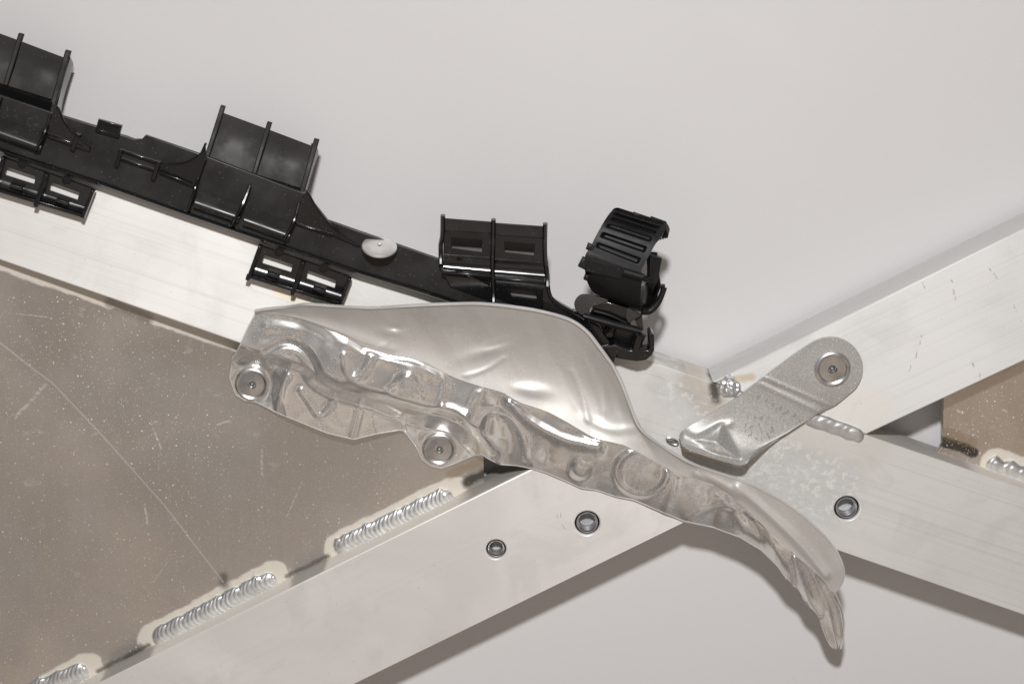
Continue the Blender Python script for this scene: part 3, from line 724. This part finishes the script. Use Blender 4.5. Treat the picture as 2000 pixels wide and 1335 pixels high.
grid_obj('tail_fold', X, Y, Zt, .7*MM, m_shield, sh, angle=60)

# ------------------------------------------------------------------ rivets
def rivet(px, py, z, r, label, tilt=(0, 0), big=False, group=None):
    c = P(px, py, z); R = r*PX
    t = thing('rivet', label, 'rivet', c, group)
    rot = Matrix.Rotation(tilt[0], 3, 'X').to_euler() if tilt[0] == 0 else (Matrix.Rotation(tilt[1], 3, 'Y') @ Matrix.Rotation(tilt[0], 3, 'X')).to_euler()
    if big:
        lathe('head', c, [(R*.35, -3*MM), (R*.35, -.9*MM), (R*.8, -.8*MM), (R*.97, -.5*MM), (R, -.1*MM), (R*.98, .35*MM), (R*.92, .58*MM), (R*.5, .78*MM), (R*.16, .84*MM), (R*.10, .35*MM), (0.0, .35*MM)], m_rivet2, t, n=56, rot=rot, close=False)
        lathe('core', c, [(R*.09, .30*MM), (R*.07, .9*MM), (R*.03, 1.0*MM), (0, .95*MM)], m_rivet, t, n=16, rot=rot, close=False)
    else:
        lathe('head', c, [(R*1.0, -.8*MM), (R*1.02, .0), (R*.97, .55*MM), (R*.88, .75*MM), (R*.80, .60*MM), (R*.74, .38*MM), (R*.55, .42*MM), (R*.34, .62*MM), (R*.26, .62*MM), (R*.20, .30*MM), (R*.18, -.8*MM), (0, -.8*MM)], m_rivet, t, n=56, rot=rot, close=False)
        lathe('core', c, [(R*.17, -.7*MM), (R*.165, -.25*MM), (R*.09, -.15*MM), (R*.06, -.5*MM), (0, -.5*MM)], m_core, t, n=20, rot=rot, close=False)
    return t
rivet(492, 750, zl(492, 750)+1.7*MM, 34, 'round rivet in the upper left ear of the heat shield', group='blind rivets')
rivet(858, 877, zl(858, 877)+1.7*MM, 34, 'round rivet in the lower ear of the heat shield above a weld', group='blind rivets')
rivet(1626, 720, H+2.2*MM, 35, 'round rivet through the rounded end of the grey bracket', group='blind rivets')

# ------------------------------------------------------------------ bracket
br = thing('bracket', 'dull grey zinc plated steel bracket with rounded end riveted onto the upper bar', 'bracket', P(1500, 790, H))
Lc = [(1590, 667, 1.7), (1610, 660, 1.7), (1640, 661, 1.7), (1668, 677, 1.7), (1683, 702, 1.7), (1685, 728, 1.7), (1674, 754, 1.7), (1655, 772, 1.7)]
Rc = [(1326, 851, 3), (1332, 868, 7), (1345, 878, 9), (1380, 890, 9.5), (1420, 902, 10), (1445, 908, 10), (1459, 904, 9.5)]
Tc = [(1590, 667, 1.7), (1565, 683, 1.7), (1538, 702, 1.8), (1490, 738, 2.0), (1440, 775, 1.6), (1380, 812, 1.8), (1345, 833, 2.2), (1331, 842, 2.6), (1326, 851, 3)]
Bc = [(1655, 772, 1.7), (1632, 790, 1.7), (1612, 800, 1.8), (1585, 815, 2.5), (1540, 843, 3.0), (1500, 866, 4), (1483, 877, 5.5), (1466, 892, 8), (1459, 904, 9.5)]
X, Y, Z, U, V_ = coons(cv(Lc), cv(Rc), cv(Tc), cv(Bc), 220, 100)
cv2 = lambda q, N: [tuple(p) for p in resample(cv(q), N)]
Tz = np.array([p[2] for p in cv2(Tc, 220)]); Bz = np.array([p[2] for p in cv2(Bc, 220)]); Rz = np.array([p[2] for p in cv2(Rc, 100)])
lin = Tz[:, None]*(1-V_)+Bz[:, None]*V_
Z = lin+(U**14)*((Rz[None]-(Rz[0]*(1-V_)+Rz[-1]*V_)))
D = step(X, Y, [(1480, 734), (1500, 742), (1560, 768), (1620, 794), (1640, 803)], 7, 0.0)
D += ridge(X, Y, [(1498, 738), (1618, 790)], 4, .22*MM)-ridge(X, Y, [(1490, 744), (1612, 798)], 4, .12*MM)+ridge(X, Y, [(1486, 750), (1604, 806)], 5, .22*MM)
# pressed pyramid
def tri_py(X, Y, apex, cs, h):
    best = np.full(X.shape, 1e9)
    n_ = len(cs)
    for i in range(n_):
        (x1, y1), (x2, y2) = cs[i], cs[(i+1) % n_]; nx, ny = -(y2-y1), (x2-x1)
        da = nx*(apex[0]-x1)+ny*(apex[1]-y1); d = (nx*(X-x1)+ny*(Y-y1))/da; best = np.minimum(best, d)
    return h*np.clip(best, 0, 1)
def blur(A, k=3):
    for _ in range(k):
        A = A.copy(); A[1:-1, 1:-1] = (A[1:-1, 1:-1]*4+A[:-2, 1:-1]+A[2:, 1:-1]+A[1:-1, :-2]+A[1:-1, 2:])/8
    return A
D += blur(tri_py(X, Y, (1398, 862), [(1350, 856), (1412, 820), (1448, 898), (1400, 893)], 3.4*MM), 12)
D *= 1.0
D += ridge(X, Y, [(1335, 846), (1362, 856), (1405, 832), (1425, 828)], 7, .45*MM)
D -= ridge(X, Y, [(1330, 866), (1390, 884), (1445, 898)], 4, .5*MM)
D *= np.clip(U*30, 0, 1)*np.clip((1-U)*25, 0, 1)
grid_obj('body', X, Y, Z+D, 1.3*MM, m_bracket, br, angle=50)
tube('rust_line', [(1334, 880, H+8.6*MM), (1360, 886, H+9.0*MM), (1395, 897, H+9.2*MM), (1425, 905, H+9.5*MM), (1452, 909, H+9.3*MM)], .28*MM, m_rust, br, n=6)
def emboss(body, px, py, z, size_px, ang, parent, name='stamped_mark'):
    cu = bpy.data.curves.new('mark', 'FONT'); cu.body = body; cu.size = size_px*PX; cu.extrude = .06*MM; cu.resolution_u = 2; cu.align_x = 'CENTER'; cu.align_y = 'CENTER'; cu.offset = -0.006*size_px*PX
    cu.space_character = 1.25
    ob = bpy.data.objects.new('mark_tmp', cu); S.collection.objects.link(ob)
    me = bpy.data.meshes.new_from_object(ob.evaluated_get(bpy.context.evaluated_depsgraph_get()))
    bpy.data.objects.remove(ob); c = P(px, py, z)
    Mx = Matrix.Translation(c) @ Matrix.Rotation(ang, 4, 'Z')
    vs = [Mx @ v.co for v in me.vertices]; fs = [tuple(p.vertices) for p in me.polygons]
    bpy.data.meshes.remove(me)
    return mesh(name, vs, fs, m_mark, parent, smooth=False)
def zb(px, py):
    i = np.argmin((X-px)**2+(Y-py)**2); return float((Z+D).ravel()[i])
def row(txt, x0, y0, x1, y1, s, ang):
    K = len(txt)
    for i, ch in enumerate(txt):
        if ch == ' ': continue
        t = i/(K-1); x = x0+(x1-x0)*t; y = y0+(y1-y0)*t; emboss(ch, x, y, zb(x, y)+.04*MM, s, ang, br)
row('080888', 1482, 776, 1552, 812, 13, -.42); row('S8CX', 1516, 800, 1562, 822, 12, -.42)
row('198°', 1461, 815, 1500, 818, 12, -.25); row('SC ', 1456, 832, 1478, 840, 12, -.25); row('10', 1498, 827, 1508, 836, 11, .2); row('SS', 1456, 842, 1468, 846, 9, -.3)
row('CZ', 1464, 852, 1476, 858, 11, -.25); row('14', 1488, 858, 1502, 854, 11, .1); row('EH', 1500, 848, 1508, 842, 10, .4); row('J', 1485, 832, 1486, 832, 13, .1) if False else None
tube('clock_arrow', [(1482, 826, zb(1482, 826)+.05*MM), (1488, 846, zb(1488, 846)+.05*MM)], .14*MM, m_bracket, br, n=5, seg=3)

# small bright ring between shield and bracket
rg_ = thing('retaining_ring', 'tiny shiny ring lying between the shield rim and the bracket', 'ring', P(1313, 861, H))
c = P(1313, 861, H+.8*MM)
V = []; F = []
N1, N2 = 28, 8
for i in range(N1):
    a = 2*math.pi*i/N1
    for j in range(N2):
        b = 2*math.pi*j/N2; rx = 11*PX+2.6*PX*math.cos(b); V.append((c[0]+rx*math.cos(a), c[1]+(6*PX+2.4*PX*math.cos(b))*math.sin(a)-.36*rx*math.cos(a), c[2]+2.4*PX*math.sin(b)))
for i in range(N1):
    for j in range(N2): F.append((i*N2+j, ((i+1) % N1)*N2+j, ((i+1) % N1)*N2+(j+1) % N2, i*N2+(j+1) % N2))
mesh('wire_loop', V, F, m_rivet, rg_)
tube('core', [(1304, 857, H+.8*MM), (1313, 860, H+1.1*MM), (1322, 865, H+.8*MM)], .45*MM, m_rivet, rg_, n=8)

# ------------------------------------------------------------------ black cable rail
ra = thing('cable_rail', 'black plastic cable rail with open tube holders lying along the long bar', 'cable rail', P(500, 420, H))
ZR = H+5*MM
top = [(-150, 135), (105, 221), (186, 246), (235, 263), (246, 266), (262, 272), (277, 272), (284, 264), (400, 304), (600, 380), (640, 430), (700, 451), (755, 470), (810, 489), (858, 506), (905, 525), (955, 545), (968, 560), (1000, 585), (1040, 602)]
bot = [(1100, 640), (1000, 625), (940, 604), (880, 582), (800, 557), (700, 527), (600, 492), (500, 459), (350, 408), (200, 355), (100, 322), (0, 290), (-150, 238)]
slab('base_strip', W(top+bot, ZR), ZR, 1.8*MM, m_strip, ra, r=.25*MM)
lipl = [(-150, 243), (0, 294), (100, 327), (200, 360), (350, 413), (500, 464), (600, 497), (700, 532), (800, 562), (880, 587), (940, 608), (1000, 628)]
for i in range(1):
    tube('edge_bead', [(x, y-1, ZR+.6*MM) for x, y in lipl], .75*MM, m_blk, ra, n=8, seg=60, flat=1.2, sm=False)
loft('lower_flange', [[(x, y+1, ZR) for x, y in lipl], [(x, y+5, ZR-2*MM) for x, y in lipl], [(x, y+6, ZR-4.2*MM) for x, y in lipl]], 1.2*MM, m_blk, ra, nu=60, nv=5, sm=False)
# small raised details on the strip
def cup(pts, z, parent=ra, name='latch_tab'):
    b = box3(name, [(x, y, z) for x, y in pts], 1.6*MM, m_blk, parent)
    return b
def frame_tab(x0, y0, x1, y1, hpx, z, name='rim_tab'):
    """little rectangular frame with a sunk middle; runs from (x0,y0) to (x1,y1), hpx tall"""
    dx, dy = x1-x0, y1-y0; l = math.hypot(dx, dy); nx, ny = dy/l*hpx, -dx/l*hpx
    q = lambda s, t, i: (x0+dx*s+nx*t*-1, y0+dy*s+ny*t*-1)
    P4 = [q(0, 0, 0), q(1, 0, 0), q(1, 1, 0), q(0, 1, 0)]
    hole = [q(.12, .22, 0), q(.88, .22, 0), q(.88, .8, 0), q(.12, .8, 0)]
    o = box3(name, [(*p, z) for p in P4], 2.2*MM, m_blk, ra, holes=[hole])
    box3('sunk_face', [(*p, z-1.1*MM) for p in hole], 1*MM, m_blk, o) if False else None
    return o
o = frame_tab(192, 233, 238, 246, 24, ZR+2.0*MM, 'rim_tab'); 
box3('tab_back', [(193, 236, ZR+1*MM), (236, 248, ZR+1*MM), (231, 268, ZR+1*MM), (187, 256, ZR+1*MM)], 1.5*MM, m_blk, ra)
# slot holder with ribs left of second tube holder
bar4('rib', (238, 294, ZR+2.2*MM), (305, 317, ZR+2.2*MM), 3.2, 2.2*MM, m_blk, ra)
bar4('rib', (233, 309, ZR+2.2*MM), (303, 333, ZR+2.2*MM), 3.2, 2.2*MM, m_blk, ra)
bar4('rib', (236, 292, ZR+2.4*MM), (226, 326, ZR+2.0*MM), 7, 2.4*MM, m_blk, ra)
bar4('rib', (309, 316, ZR+2.8*MM), (298, 352, ZR+2.0*MM), 8, 2.8*MM, m_blk, ra)
bar4('rib', (310, 336, ZR+2.4*MM), (374, 360, ZR+3*MM), 3.2, 2.4*MM, m_blk, ra)
bar4('rib', (80, 255, ZR+2.4*MM), (146, 278, ZR+2.4*MM), 3.5, 2.4*MM, m_mat, ra)
bar4('rib', (152, 262, ZR+3*MM), (140, 294, ZR+2*MM), 9, 3*MM, m_blk, ra)
def holder(dx, dy, left=True, right=True, first=False):
    o = lambda x, y, z: (x+dx, y+dy, z)
    zt, zb_ = H-7.0*MM, H-2.5*MM
    pan = loft('holder_panel', [[o(434, 220, zt), o(524, 253, zt), o(614, 287, zt)], [o(420, 262, zt+1.2*MM), o(510, 296, zt+1.2*MM), o(602, 328, zt+1.2*MM)], [o(403, 308, zb_), o(494, 338, zb_), o(590, 368, zb_)]], 1.6*MM, m_mat, ra, nu=20, nv=14, sm=False)
    for (a, b, w_) in (((435, 208), (402, 312), 9), ((526, 240), (496, 340), 9), ((618, 273), (588, 380), 10)):
        bar4('rib', o(*a, zt+1.0*MM), o(*b, zb_+1.6*MM), w_, 2.8*MM, m_mat, ra, r=.4*MM)
    # side wall under the right hand rib and left hand rib
    loft('side_wall', [[o(616, 282, zt), o(602, 330, zt), o(590, 378, zb_)], [o(622, 296, zt-9*MM), o(608, 342, zt-9*MM), o(596, 384, zt-8*MM)], [o(620, 310, zt-14*MM), o(605, 350, zt-14*MM), o(598, 390, zt-12*MM)]], 1.4*MM, m_blk, ra, nu=10, nv=8)
    # underside shelf below the panel with small teeth
    loft('shelf', [[o(401, 310, zb_), o(590, 372, zb_)], [o(399, 319, zb_-2.5*MM), o(588, 381, zb_-2.5*MM)], [o(397, 322, zb_-6*MM), o(586, 384, zb_-6*MM)]], 1.2*MM, m_blk, ra, nu=8, nv=6, sm=False)
    bar4('tooth', o(418, 322, zb_-1.0*MM), o(440, 330, zb_-1.0*MM), 3.5, 2*MM, m_blk, ra)
    bar4('tooth', o(448, 333, zb_-1.0*MM), o(472, 341, zb_-1.0*MM), 3.5, 2*MM, m_blk, ra)
    # tube cradle, hollow face towards the lens, in two bays
    for xa, ya, xb, yb in ((398, 336, 484, 366), (494, 370, 583, 402)):
        loft('cradle', [[o(xa-1, ya-2, H+1.5*MM), o(xb-1, yb-2, H+1.5*MM)], [o(xa-3, ya+6, H+2.0*MM), o(xb-3, yb+4, H+2.0*MM)], [o(xa-7, ya+22, H+3.6*MM), o(xb-7, yb+22, H+3.6*MM)], [o(xa-13, ya+42, H+6.4*MM), o(xb-13, yb+42, H+6.4*MM)], [o(xa-18, ya+62, ZR+3.6*MM), o(xb-18, yb+62, ZR+3.6*MM)], [o(xa-21, ya+72, ZR+1*MM), o(xb-21, yb+72, ZR+1*MM)]], 1.4*MM, m_strip, ra, nu=14, nv=26, sm=False)
    for (a, b_, c_, d_, w_) in (((392, 336), (386, 352), (380, 372), (368, 408), 3.6), ((488, 364), (482, 380), (470, 408), (452, 440), 4.6), ((584, 398), (580, 414), (572, 436), (556, 466), 4.0)):
        tube('rib', [o(*a, H+6*MM), o(*b_, H+7.4*MM), o(*c_, H+9.2*MM), o(*d_, ZR+3.2*MM)], w_*PX*.8, m_blk, ra, n=8, seg=16, flat=1.6)
    box3('recess_shade', [o(400, 312, H+2.4*MM), o(588, 374, H+2.4*MM), o(580, 405, H+2.2*MM), o(388, 340, H+2.2*MM)], 1.2*MM, m_seal_shade, ra)  # near-black sheet painting in the shade below the panel
    bar4('latch_tab', o(391, 404, ZR+3.4*MM), o(411, 411, ZR+3.4*MM), 6, 3*MM, m_blk, ra)
    bar4('latch_tab', o(419, 414, ZR+3.4*MM), o(440, 421, ZR+3.4*MM), 6, 3*MM, m_blk, ra)
    if left:
        box3('gusset', [o(305, 322, ZR+1.2*MM), o(345, 322, ZR+1.4*MM), o(370, 315, ZR+2*MM), o(388, 304, ZR+3*MM), o(400, 284, ZR+5*MM), o(402, 310, ZR+5*MM), o(390, 345, ZR+3*MM), o(378, 366, ZR+2*MM), o(312, 338, ZR+1.2*MM)], 1.2*MM, m_blk, ra)
        tube('gusset_edge', [o(303, 322, ZR+1.6*MM), o(345, 322, ZR+2*MM), o(370, 315, ZR+2.8*MM), o(390, 303, ZR+4*MM), o(402, 280, ZR+6*MM)], .45*MM, m_blk, ra, n=6)
    if right:
        if first:
            g = [(596, 380, 6), (602, 388, 5), (611, 410, 4.0), (624, 428, 3), (640, 443, 2.2), (662, 460, 1.8), (660, 470, 1.6), (580, 442, 1.6), (576, 420, 3)]
        else:
            g = [(598, 372, 6), (604, 380, 5), (615, 400, 4.0), (630, 422, 3), (646, 440, 2.4), (664, 456, 2), (704, 481, 1.2), (700, 483, 1.0), (640, 455, 1.4), (575, 434, 1.6), (576, 420, 3)]
        box3('gusset', [o(x, y, ZR+z*MM) for x, y, z in g], 1.4*MM, m_blk, ra)
        q = [p for p in g[:6]]
        tube('gusset_edge', [o(x, y, ZR+(z+.6)*MM) for x, y, z in q], .4*MM, m_blk, ra, n=6)
        bar4('rib', o(574, 435, ZR+2.2*MM), o(648, 459, ZR+2.2*MM), 2.5, 2*MM, m_blk, ra)
holder(0, 0); holder(-486, -173, left=False, first=True)
def window_clip(dx, dy):
    o = lambda x, y, z: (x+dx, y+dy, z)
    zt, zm, zl = H+4.0*MM, H+2.2*MM, H+4.6*MM
    # sheet with two windows, sloping up to the free edge
    box3('window_sheet', [o(505, 478, zt), o(682, 540, zt), o(668, 578, zm), o(492, 520, zm)], 1.2*MM, m_blk, ra,
         holes=[[(515+dx, 498+dy), (572+dx, 517+dy), (568+dx, 532+dy), (511+dx, 514+dy)], [(601+dx, 528+dy), (657+dx, 548+dy), (653+dx, 563+dy), (598+dx, 544+dy)]])
    loft('gutter', [[o(498, 510, zm-.2*MM), o(670, 568, zm-.2*MM)], [o(495, 522, zm+.2*MM), o(668, 578, zm+.2*MM)], [o(491, 534, zl-1*MM), o(665, 588, zl-1*MM)], [o(488, 541, zl), o(663, 593, zl)]], 1.0*MM, m_blk, ra, nu=8, nv=10, sm=False)
    bar4('edge_bar', o(484, 539, zl+.9*MM), o(664, 594, zl+.9*MM), 6, 2*MM, m_blk, ra, r=.3*MM)
    for a, b in (((508, 480), (484, 546)), ((592, 512), (571, 574)), ((683, 544), (662, 598))):
        bar4('rib', o(*a, zt+2.0*MM), o(*b, zl+1.6*MM), 7 if a[0] != 592 else 9, 3.2*MM, m_blk, ra, r=.35*MM)
    for x, y in ((484, 543), (572, 572)):
        bar4('peg', o(x+1, y-6, zl+1.2*MM), o(x-2, y+5, zl+1.2*MM), 7, 2.2*MM, m_blk, ra, r=.5*MM)
    for x, y in ((521, 534), (611, 563)):
        bar4('tooth', o(x, y, zl-.2*MM), o(x+24, y+8, zl-.2*MM), 7, 2*MM, m_strip, ra)
    for x, y in ((545, 492), (632, 524)):
        lathe('moulding_mark', P(*o(x, y, zt+.1*MM)), [(9*PX, -.2*MM), (9*PX, .12*MM), (7.5*PX, .12*MM), (7*PX, -.05*MM), (0, -.05*MM)], m_blk, ra, n=24, close=False)
window_clip(0, 0); window_clip(-502, -172)
# third holder at the end: two bays with windows
z0 = H+6*MM
def bay(x0, x1, yo, win):
    zt, zm, zl = z0+4*MM, z0+1.0*MM, z0-1.0*MM
    box3('holder_panel', [(x0, 427+yo, zt), (x1, 434+yo, zt), (x1, 456+yo, zt), (x0, 450+yo, zt)], 1.3*MM, m_mat, ra)
    box3('window_panel', [(x0, 450+yo, zt), (x1, 456+yo, zt), (x1, 506+yo, zt-3*MM), (x0, 500+yo, zt-3*MM)], 1.3*MM, m_blk, ra, holes=[win])
    loft('cradle', [[(x0, 497+yo, zt-2.6*MM), (x1, 503+yo, zt-2.6*MM)], [(x0, 510+yo, zt-3.6*MM), (x1, 517+yo, zt-3.6*MM)], [(x0, 524+yo, zt-3.0*MM), (x1, 532+yo, zt-3.0*MM)], [(x0, 533+yo, zt-1*MM), (x1, 541+yo, zt-1*MM)]], 1.2*MM, m_blk, ra, nu=10, nv=14, sm=False)
    box3('bay_floor', [(win[0][0]-8, win[0][1]-8, zt-9*MM), (win[1][0]+8, win[1][1]-8, zt-9*MM), (win[2][0]+8, win[2][1]+12, zt-9*MM), (win[3][0]-8, win[3][1]+12, zt-9*MM)], 1*MM, m_pale, ra)
bay(866, 960, 0, [(882, 464), (942, 468), (941, 494), (880, 485)])
bay(965, 1064, 9, [(985, 472), (1044, 477), (1043, 500), (986, 493)])
for x, y, x2, y2 in ((865, 420, 861, 516), (964, 428, 964, 590), (1065, 436, 1069, 560)):
    tube('rib', [(x, y, z0+5.5*MM), (x-1, y+40, z0+4.4*MM), ((x+x2)/2-2, (y+y2)/2+8, z0+2.6*MM), (x2, y2-20, z0+2.6*MM), (x2, y2, z0+3.6*MM)], 4.8*PX, m_blk, ra, n=8, seg=24, flat=1.5)
bar4('rib', (862, 532, z0+3.6*MM), (966, 540, z0+3.6*MM), 4, 3*MM, m_blk, ra); bar4('rib', (964, 543, z0+3.6*MM), (1066, 553, z0+3.6*MM), 4, 3*MM, m_blk, ra)
bar4('rib', (890, 528, z0+3.4*MM), (957, 558, z0+3.4*MM), 3, 3*MM, m_blk, ra)
box3('web', [(858, 520, z0+1*MM), (964, 535, z0+1*MM), (964, 590, z0), (880, 560, z0)], 4*MM, m_blk, ra)
box3('lower_panel', [(966, 544, z0+2.2*MM), (1068, 555, z0+2.2*MM), (1066, 608, z0), (1020, 600, z0), (968, 580, z0)], 1.6*MM, m_blk, ra, holes=[[(991, 563), (1047, 569), (1050, 585), (1000, 579)]])
box3('slot_floor', [(985, 560, z0-3*MM), (1055, 566, z0-3*MM), (1055, 590, z0-3*MM), (990, 585, z0-3*MM)], 1*MM, m_pale, ra)
# arm to the end socket
arm = [(1060, 545), (1071, 556), (1073, 572), (1080, 587), (1095, 597), (1118, 610), (1140, 622), (1170, 636), (1208, 700), (1160, 690), (1100, 650), (1058, 612)]
slab('arm', W(arm, z0+2*MM), z0+2*MM, 6*MM, m_blk, ra, r=.5*MM)
tube('arm_edge', [(1067, 520, z0+3*MM), (1070, 556, z0+3*MM), (1076, 580, z0+3*MM), (1092, 595, z0+3*MM), (1120, 611, z0+3*MM), (1142, 624, z0+4*MM)], .7*MM, m_blk, ra, n=8)
# end socket: open box with thick upper bar and hook
box3('socket_back', [(1128, 620, z0-5*MM), (1262, 655, z0-5*MM), (1240, 705, z0-5*MM), (1150, 690, z0-5*MM)], 2*MM, m_blk, ra)
tube('socket_bar', [(1140, 616, z0+5*MM), (1160, 622, z0+5.4*MM), (1200, 633, z0+5.4*MM), (1252, 646, z0+5*MM)], [1.0*MM, 1.2*MM, 1.2*MM, 1.3*MM], m_clip, ra, n=10, flat=1.2)
lower = [(1128, 628), (1150, 650), (1165, 680), (1200, 672), (1225, 683), (1235, 684), (1243, 655), (1254, 650), (1253, 672), (1249, 682), (1266, 684), (1268, 676), (1266, 652), (1272, 649), (1278, 655), (1278, 684), (1273, 694), (1262, 703), (1244, 706), (1225, 701), (1204, 693), (1198, 712), (1180, 700)]
slab('hook', W(lower, z0+4*MM), z0+4*MM, 8*MM, m_blk, ra, r=.5*MM)
box3('socket_side', [(1120, 608, z0+3.5*MM), (1146, 618, z0+4*MM), (1170, 668, z0+2*MM), (1150, 680, z0+2*MM), (1110, 640, z0+2*MM)], 5*MM, m_blk, ra)
tube('rivet_pin', [(1197, 636, z0-1*MM), (1190, 655, z0-1*MM)], 1.6*MM, m_strip, ra, n=12)
rivet(741, 482, ZR+2.6*MM, 34, 'large flat silver rivet head standing on the black cable rail', tilt=(math.radians(-66), math.radians(12)), big=True)

# ------------------------------------------------------------------ pipe clip on the rail's end
pc = thing('pipe_clip', 'round slotted black pipe clip standing on the end of the black rail', 'pipe clip', P(1200, 600, z0))
q = lambda x, y, z: (x, y, H+z*MM)
def slots(u, v, X_, Y_):
    d = 0*u
    for k in range(5):
        vc = .13+k*.183
        if k == 1: pass
        inside = (1/(1+np.exp(-(u-.10)/.008)))*(1/(1+np.exp((u-.88)/.008)))
        d -= (2.4 if k in (0, 3) else 1.5)*MM*inside*np.exp(-(np.abs(v-vc)/.040)**6)
    return d
loft('upper_jaw', [[q(1198, 408, 10), q(1302, 441, 11)], [q(1188, 420, 13), q(1296, 455, 14)], [q(1177, 437, 16), q(1283, 472, 17)], [q(1163, 463, 18), q(1267, 500, 19)], [q(1151, 490, 19), q(1250, 532, 20)]], 1.8*MM, m_clip, pc, nu=90, nv=150, disp=slots, angle=45, sm=False)
loft('jaw_tip', [[q(1268, 433, 10.8), q(1298, 443, 11)], [q(1282, 446, 9), q(1305, 458, 8.5)], [q(1284, 462, 8), q(1304, 465, 7)]], 2.4*MM, m_clip, pc, nu=8, nv=8)
for k in range(4):
    x, y = 1285+k*4.5, 468-k*1.2
    bar4('tooth', q(x, y-5, 8.5), q(x+1.5, y+1.5, 8.0), 3.6, 2*MM, m_clip, pc, r=.15*MM)
bar4('latch_tab', q(1237, 418, 10.5), q(1273, 430, 10.5), 5, 2.5*MM, m_clip, pc)
lowr = [[q(1152, 484, 18.5), q(1198, 500, 19), q(1250, 520, 19)], [q(1143, 500, 19), q(1190, 515, 19.5), q(1255, 538, 20)], [q(1142, 522, 18.5), q(1192, 538, 19), q(1252, 560, 19)], [q(1146, 548, 15), q(1196, 566, 16), q(1250, 582, 16)], [q(1158, 570, 9), q(1205, 590, 10), q(1254, 604, 10)], [q(1175, 578, 3), q(1215, 598, 4), q(1262, 612, 4)]]
loft('lower_jaw', lowr, 2.2*MM, m_clip, pc, nu=30, nv=50)
# hinge details
tube('hinge_pin', [q(1218, 530, 21), q(1256, 541, 21)], 1.3*MM, m_clip, pc, n=10)
box3('hinge_plate', [q(1145, 505, 20), q(1214, 522, 20.5), q(1214, 545, 20), q(1143, 530, 19.5)], 1.5*MM, m_clip, pc)
for a, b in (((1134, 512), (1148, 519)), ((1147, 482), (1160, 487)), ((1142, 541), (1150, 544))):
    bar4('lug', q(*a, 19), q(*b, 19), 20 if a[0] == 1134 else 12, 3*MM, m_clip, pc, r=.6*MM)
# open right end: inner ring and catch
loft('inner_ring', [[q(1262, 498, 12), q(1283, 500, 12.5)], [q(1264, 530, 8), q(1288, 540, 7)], [q(1262, 565, 5), q(1290, 562, 5)], [q(1258, 592, 5), q(1276, 590, 5)]], 1.8*MM, m_clip, pc, nu=10, nv=24)
tube('ring_edge', [q(1297, 561, 8), q(1292, 577, 8), q(1283, 594, 8), q(1268, 607, 8), (1254, 608, H+9*MM)], [1.1*MM, 1.0*MM, 1.1*MM, 1.3*MM, 1.2*MM], m_clip, pc, n=10)
loft('end_face', [[q(1248, 560, 16), q(1262, 556, 10), q(1280, 556, 7)], [q(1247, 585, 14), q(1262, 580, 8), q(1285, 575, 6)], [q(1252, 606, 10), q(1266, 604, 7), q(1278, 596, 6)]], 1.5*MM, m_blk, pc, nu=10, nv=10)
box3('catch', [q(1270, 497, 14), q(1293, 505, 14), q(1285, 548, 13), q(1276, 566, 13), q(1268, 560, 13), q(1272, 540, 13)], 3*MM, m_clip, pc)
tube('latch_pin', [q(1252, 540, 17), q(1275, 551, 16)], 1.1*MM, m_clip, pc, n=8)
bar4('tip', q(1288, 560, 8), q(1299, 560, 8), 7, 2*MM, m_clip, pc)
# foot between clip and rail
ear = smooth_closed([(1124, 604), (1123, 590), (1135, 577), (1158, 578), (1186, 585), (1182, 594), (1160, 598), (1150, 606), (1155, 618), (1138, 616)], 4)
slab('ear', W(ear, z0+3*MM), z0+3*MM, 2*MM, m_lit, pc, r=.25*MM)
box3('foot', [(1158, 600, z0+3.6*MM), (1186, 590, z0+4.6*MM), (1228, 602, z0+4.6*MM), (1232, 634, z0+3*MM), (1190, 630, z0+3*MM), (1150, 619, z0+3*MM)], 5*MM, m_blk, pc)
tube('foot_ridge', [(1160, 607, z0+4.4*MM), (1192, 616, z0+4.6*MM), (1224, 631, z0+4.2*MM)], .45*MM, m_clip, pc, n=6)
box3('foot_facet', [(1226, 602, z0+4.6*MM), (1253, 615, z0+4*MM), (1228, 632, z0+3.8*MM), (1222, 618, z0+4*MM)], 2*MM, m_lit, pc)
box3('foot_side', [(1240, 624, z0+2*MM), (1254, 612, z0+2*MM), (1257, 646, z0+1*MM), (1246, 642, z0+1*MM)], 2*MM, m_lit, pc)
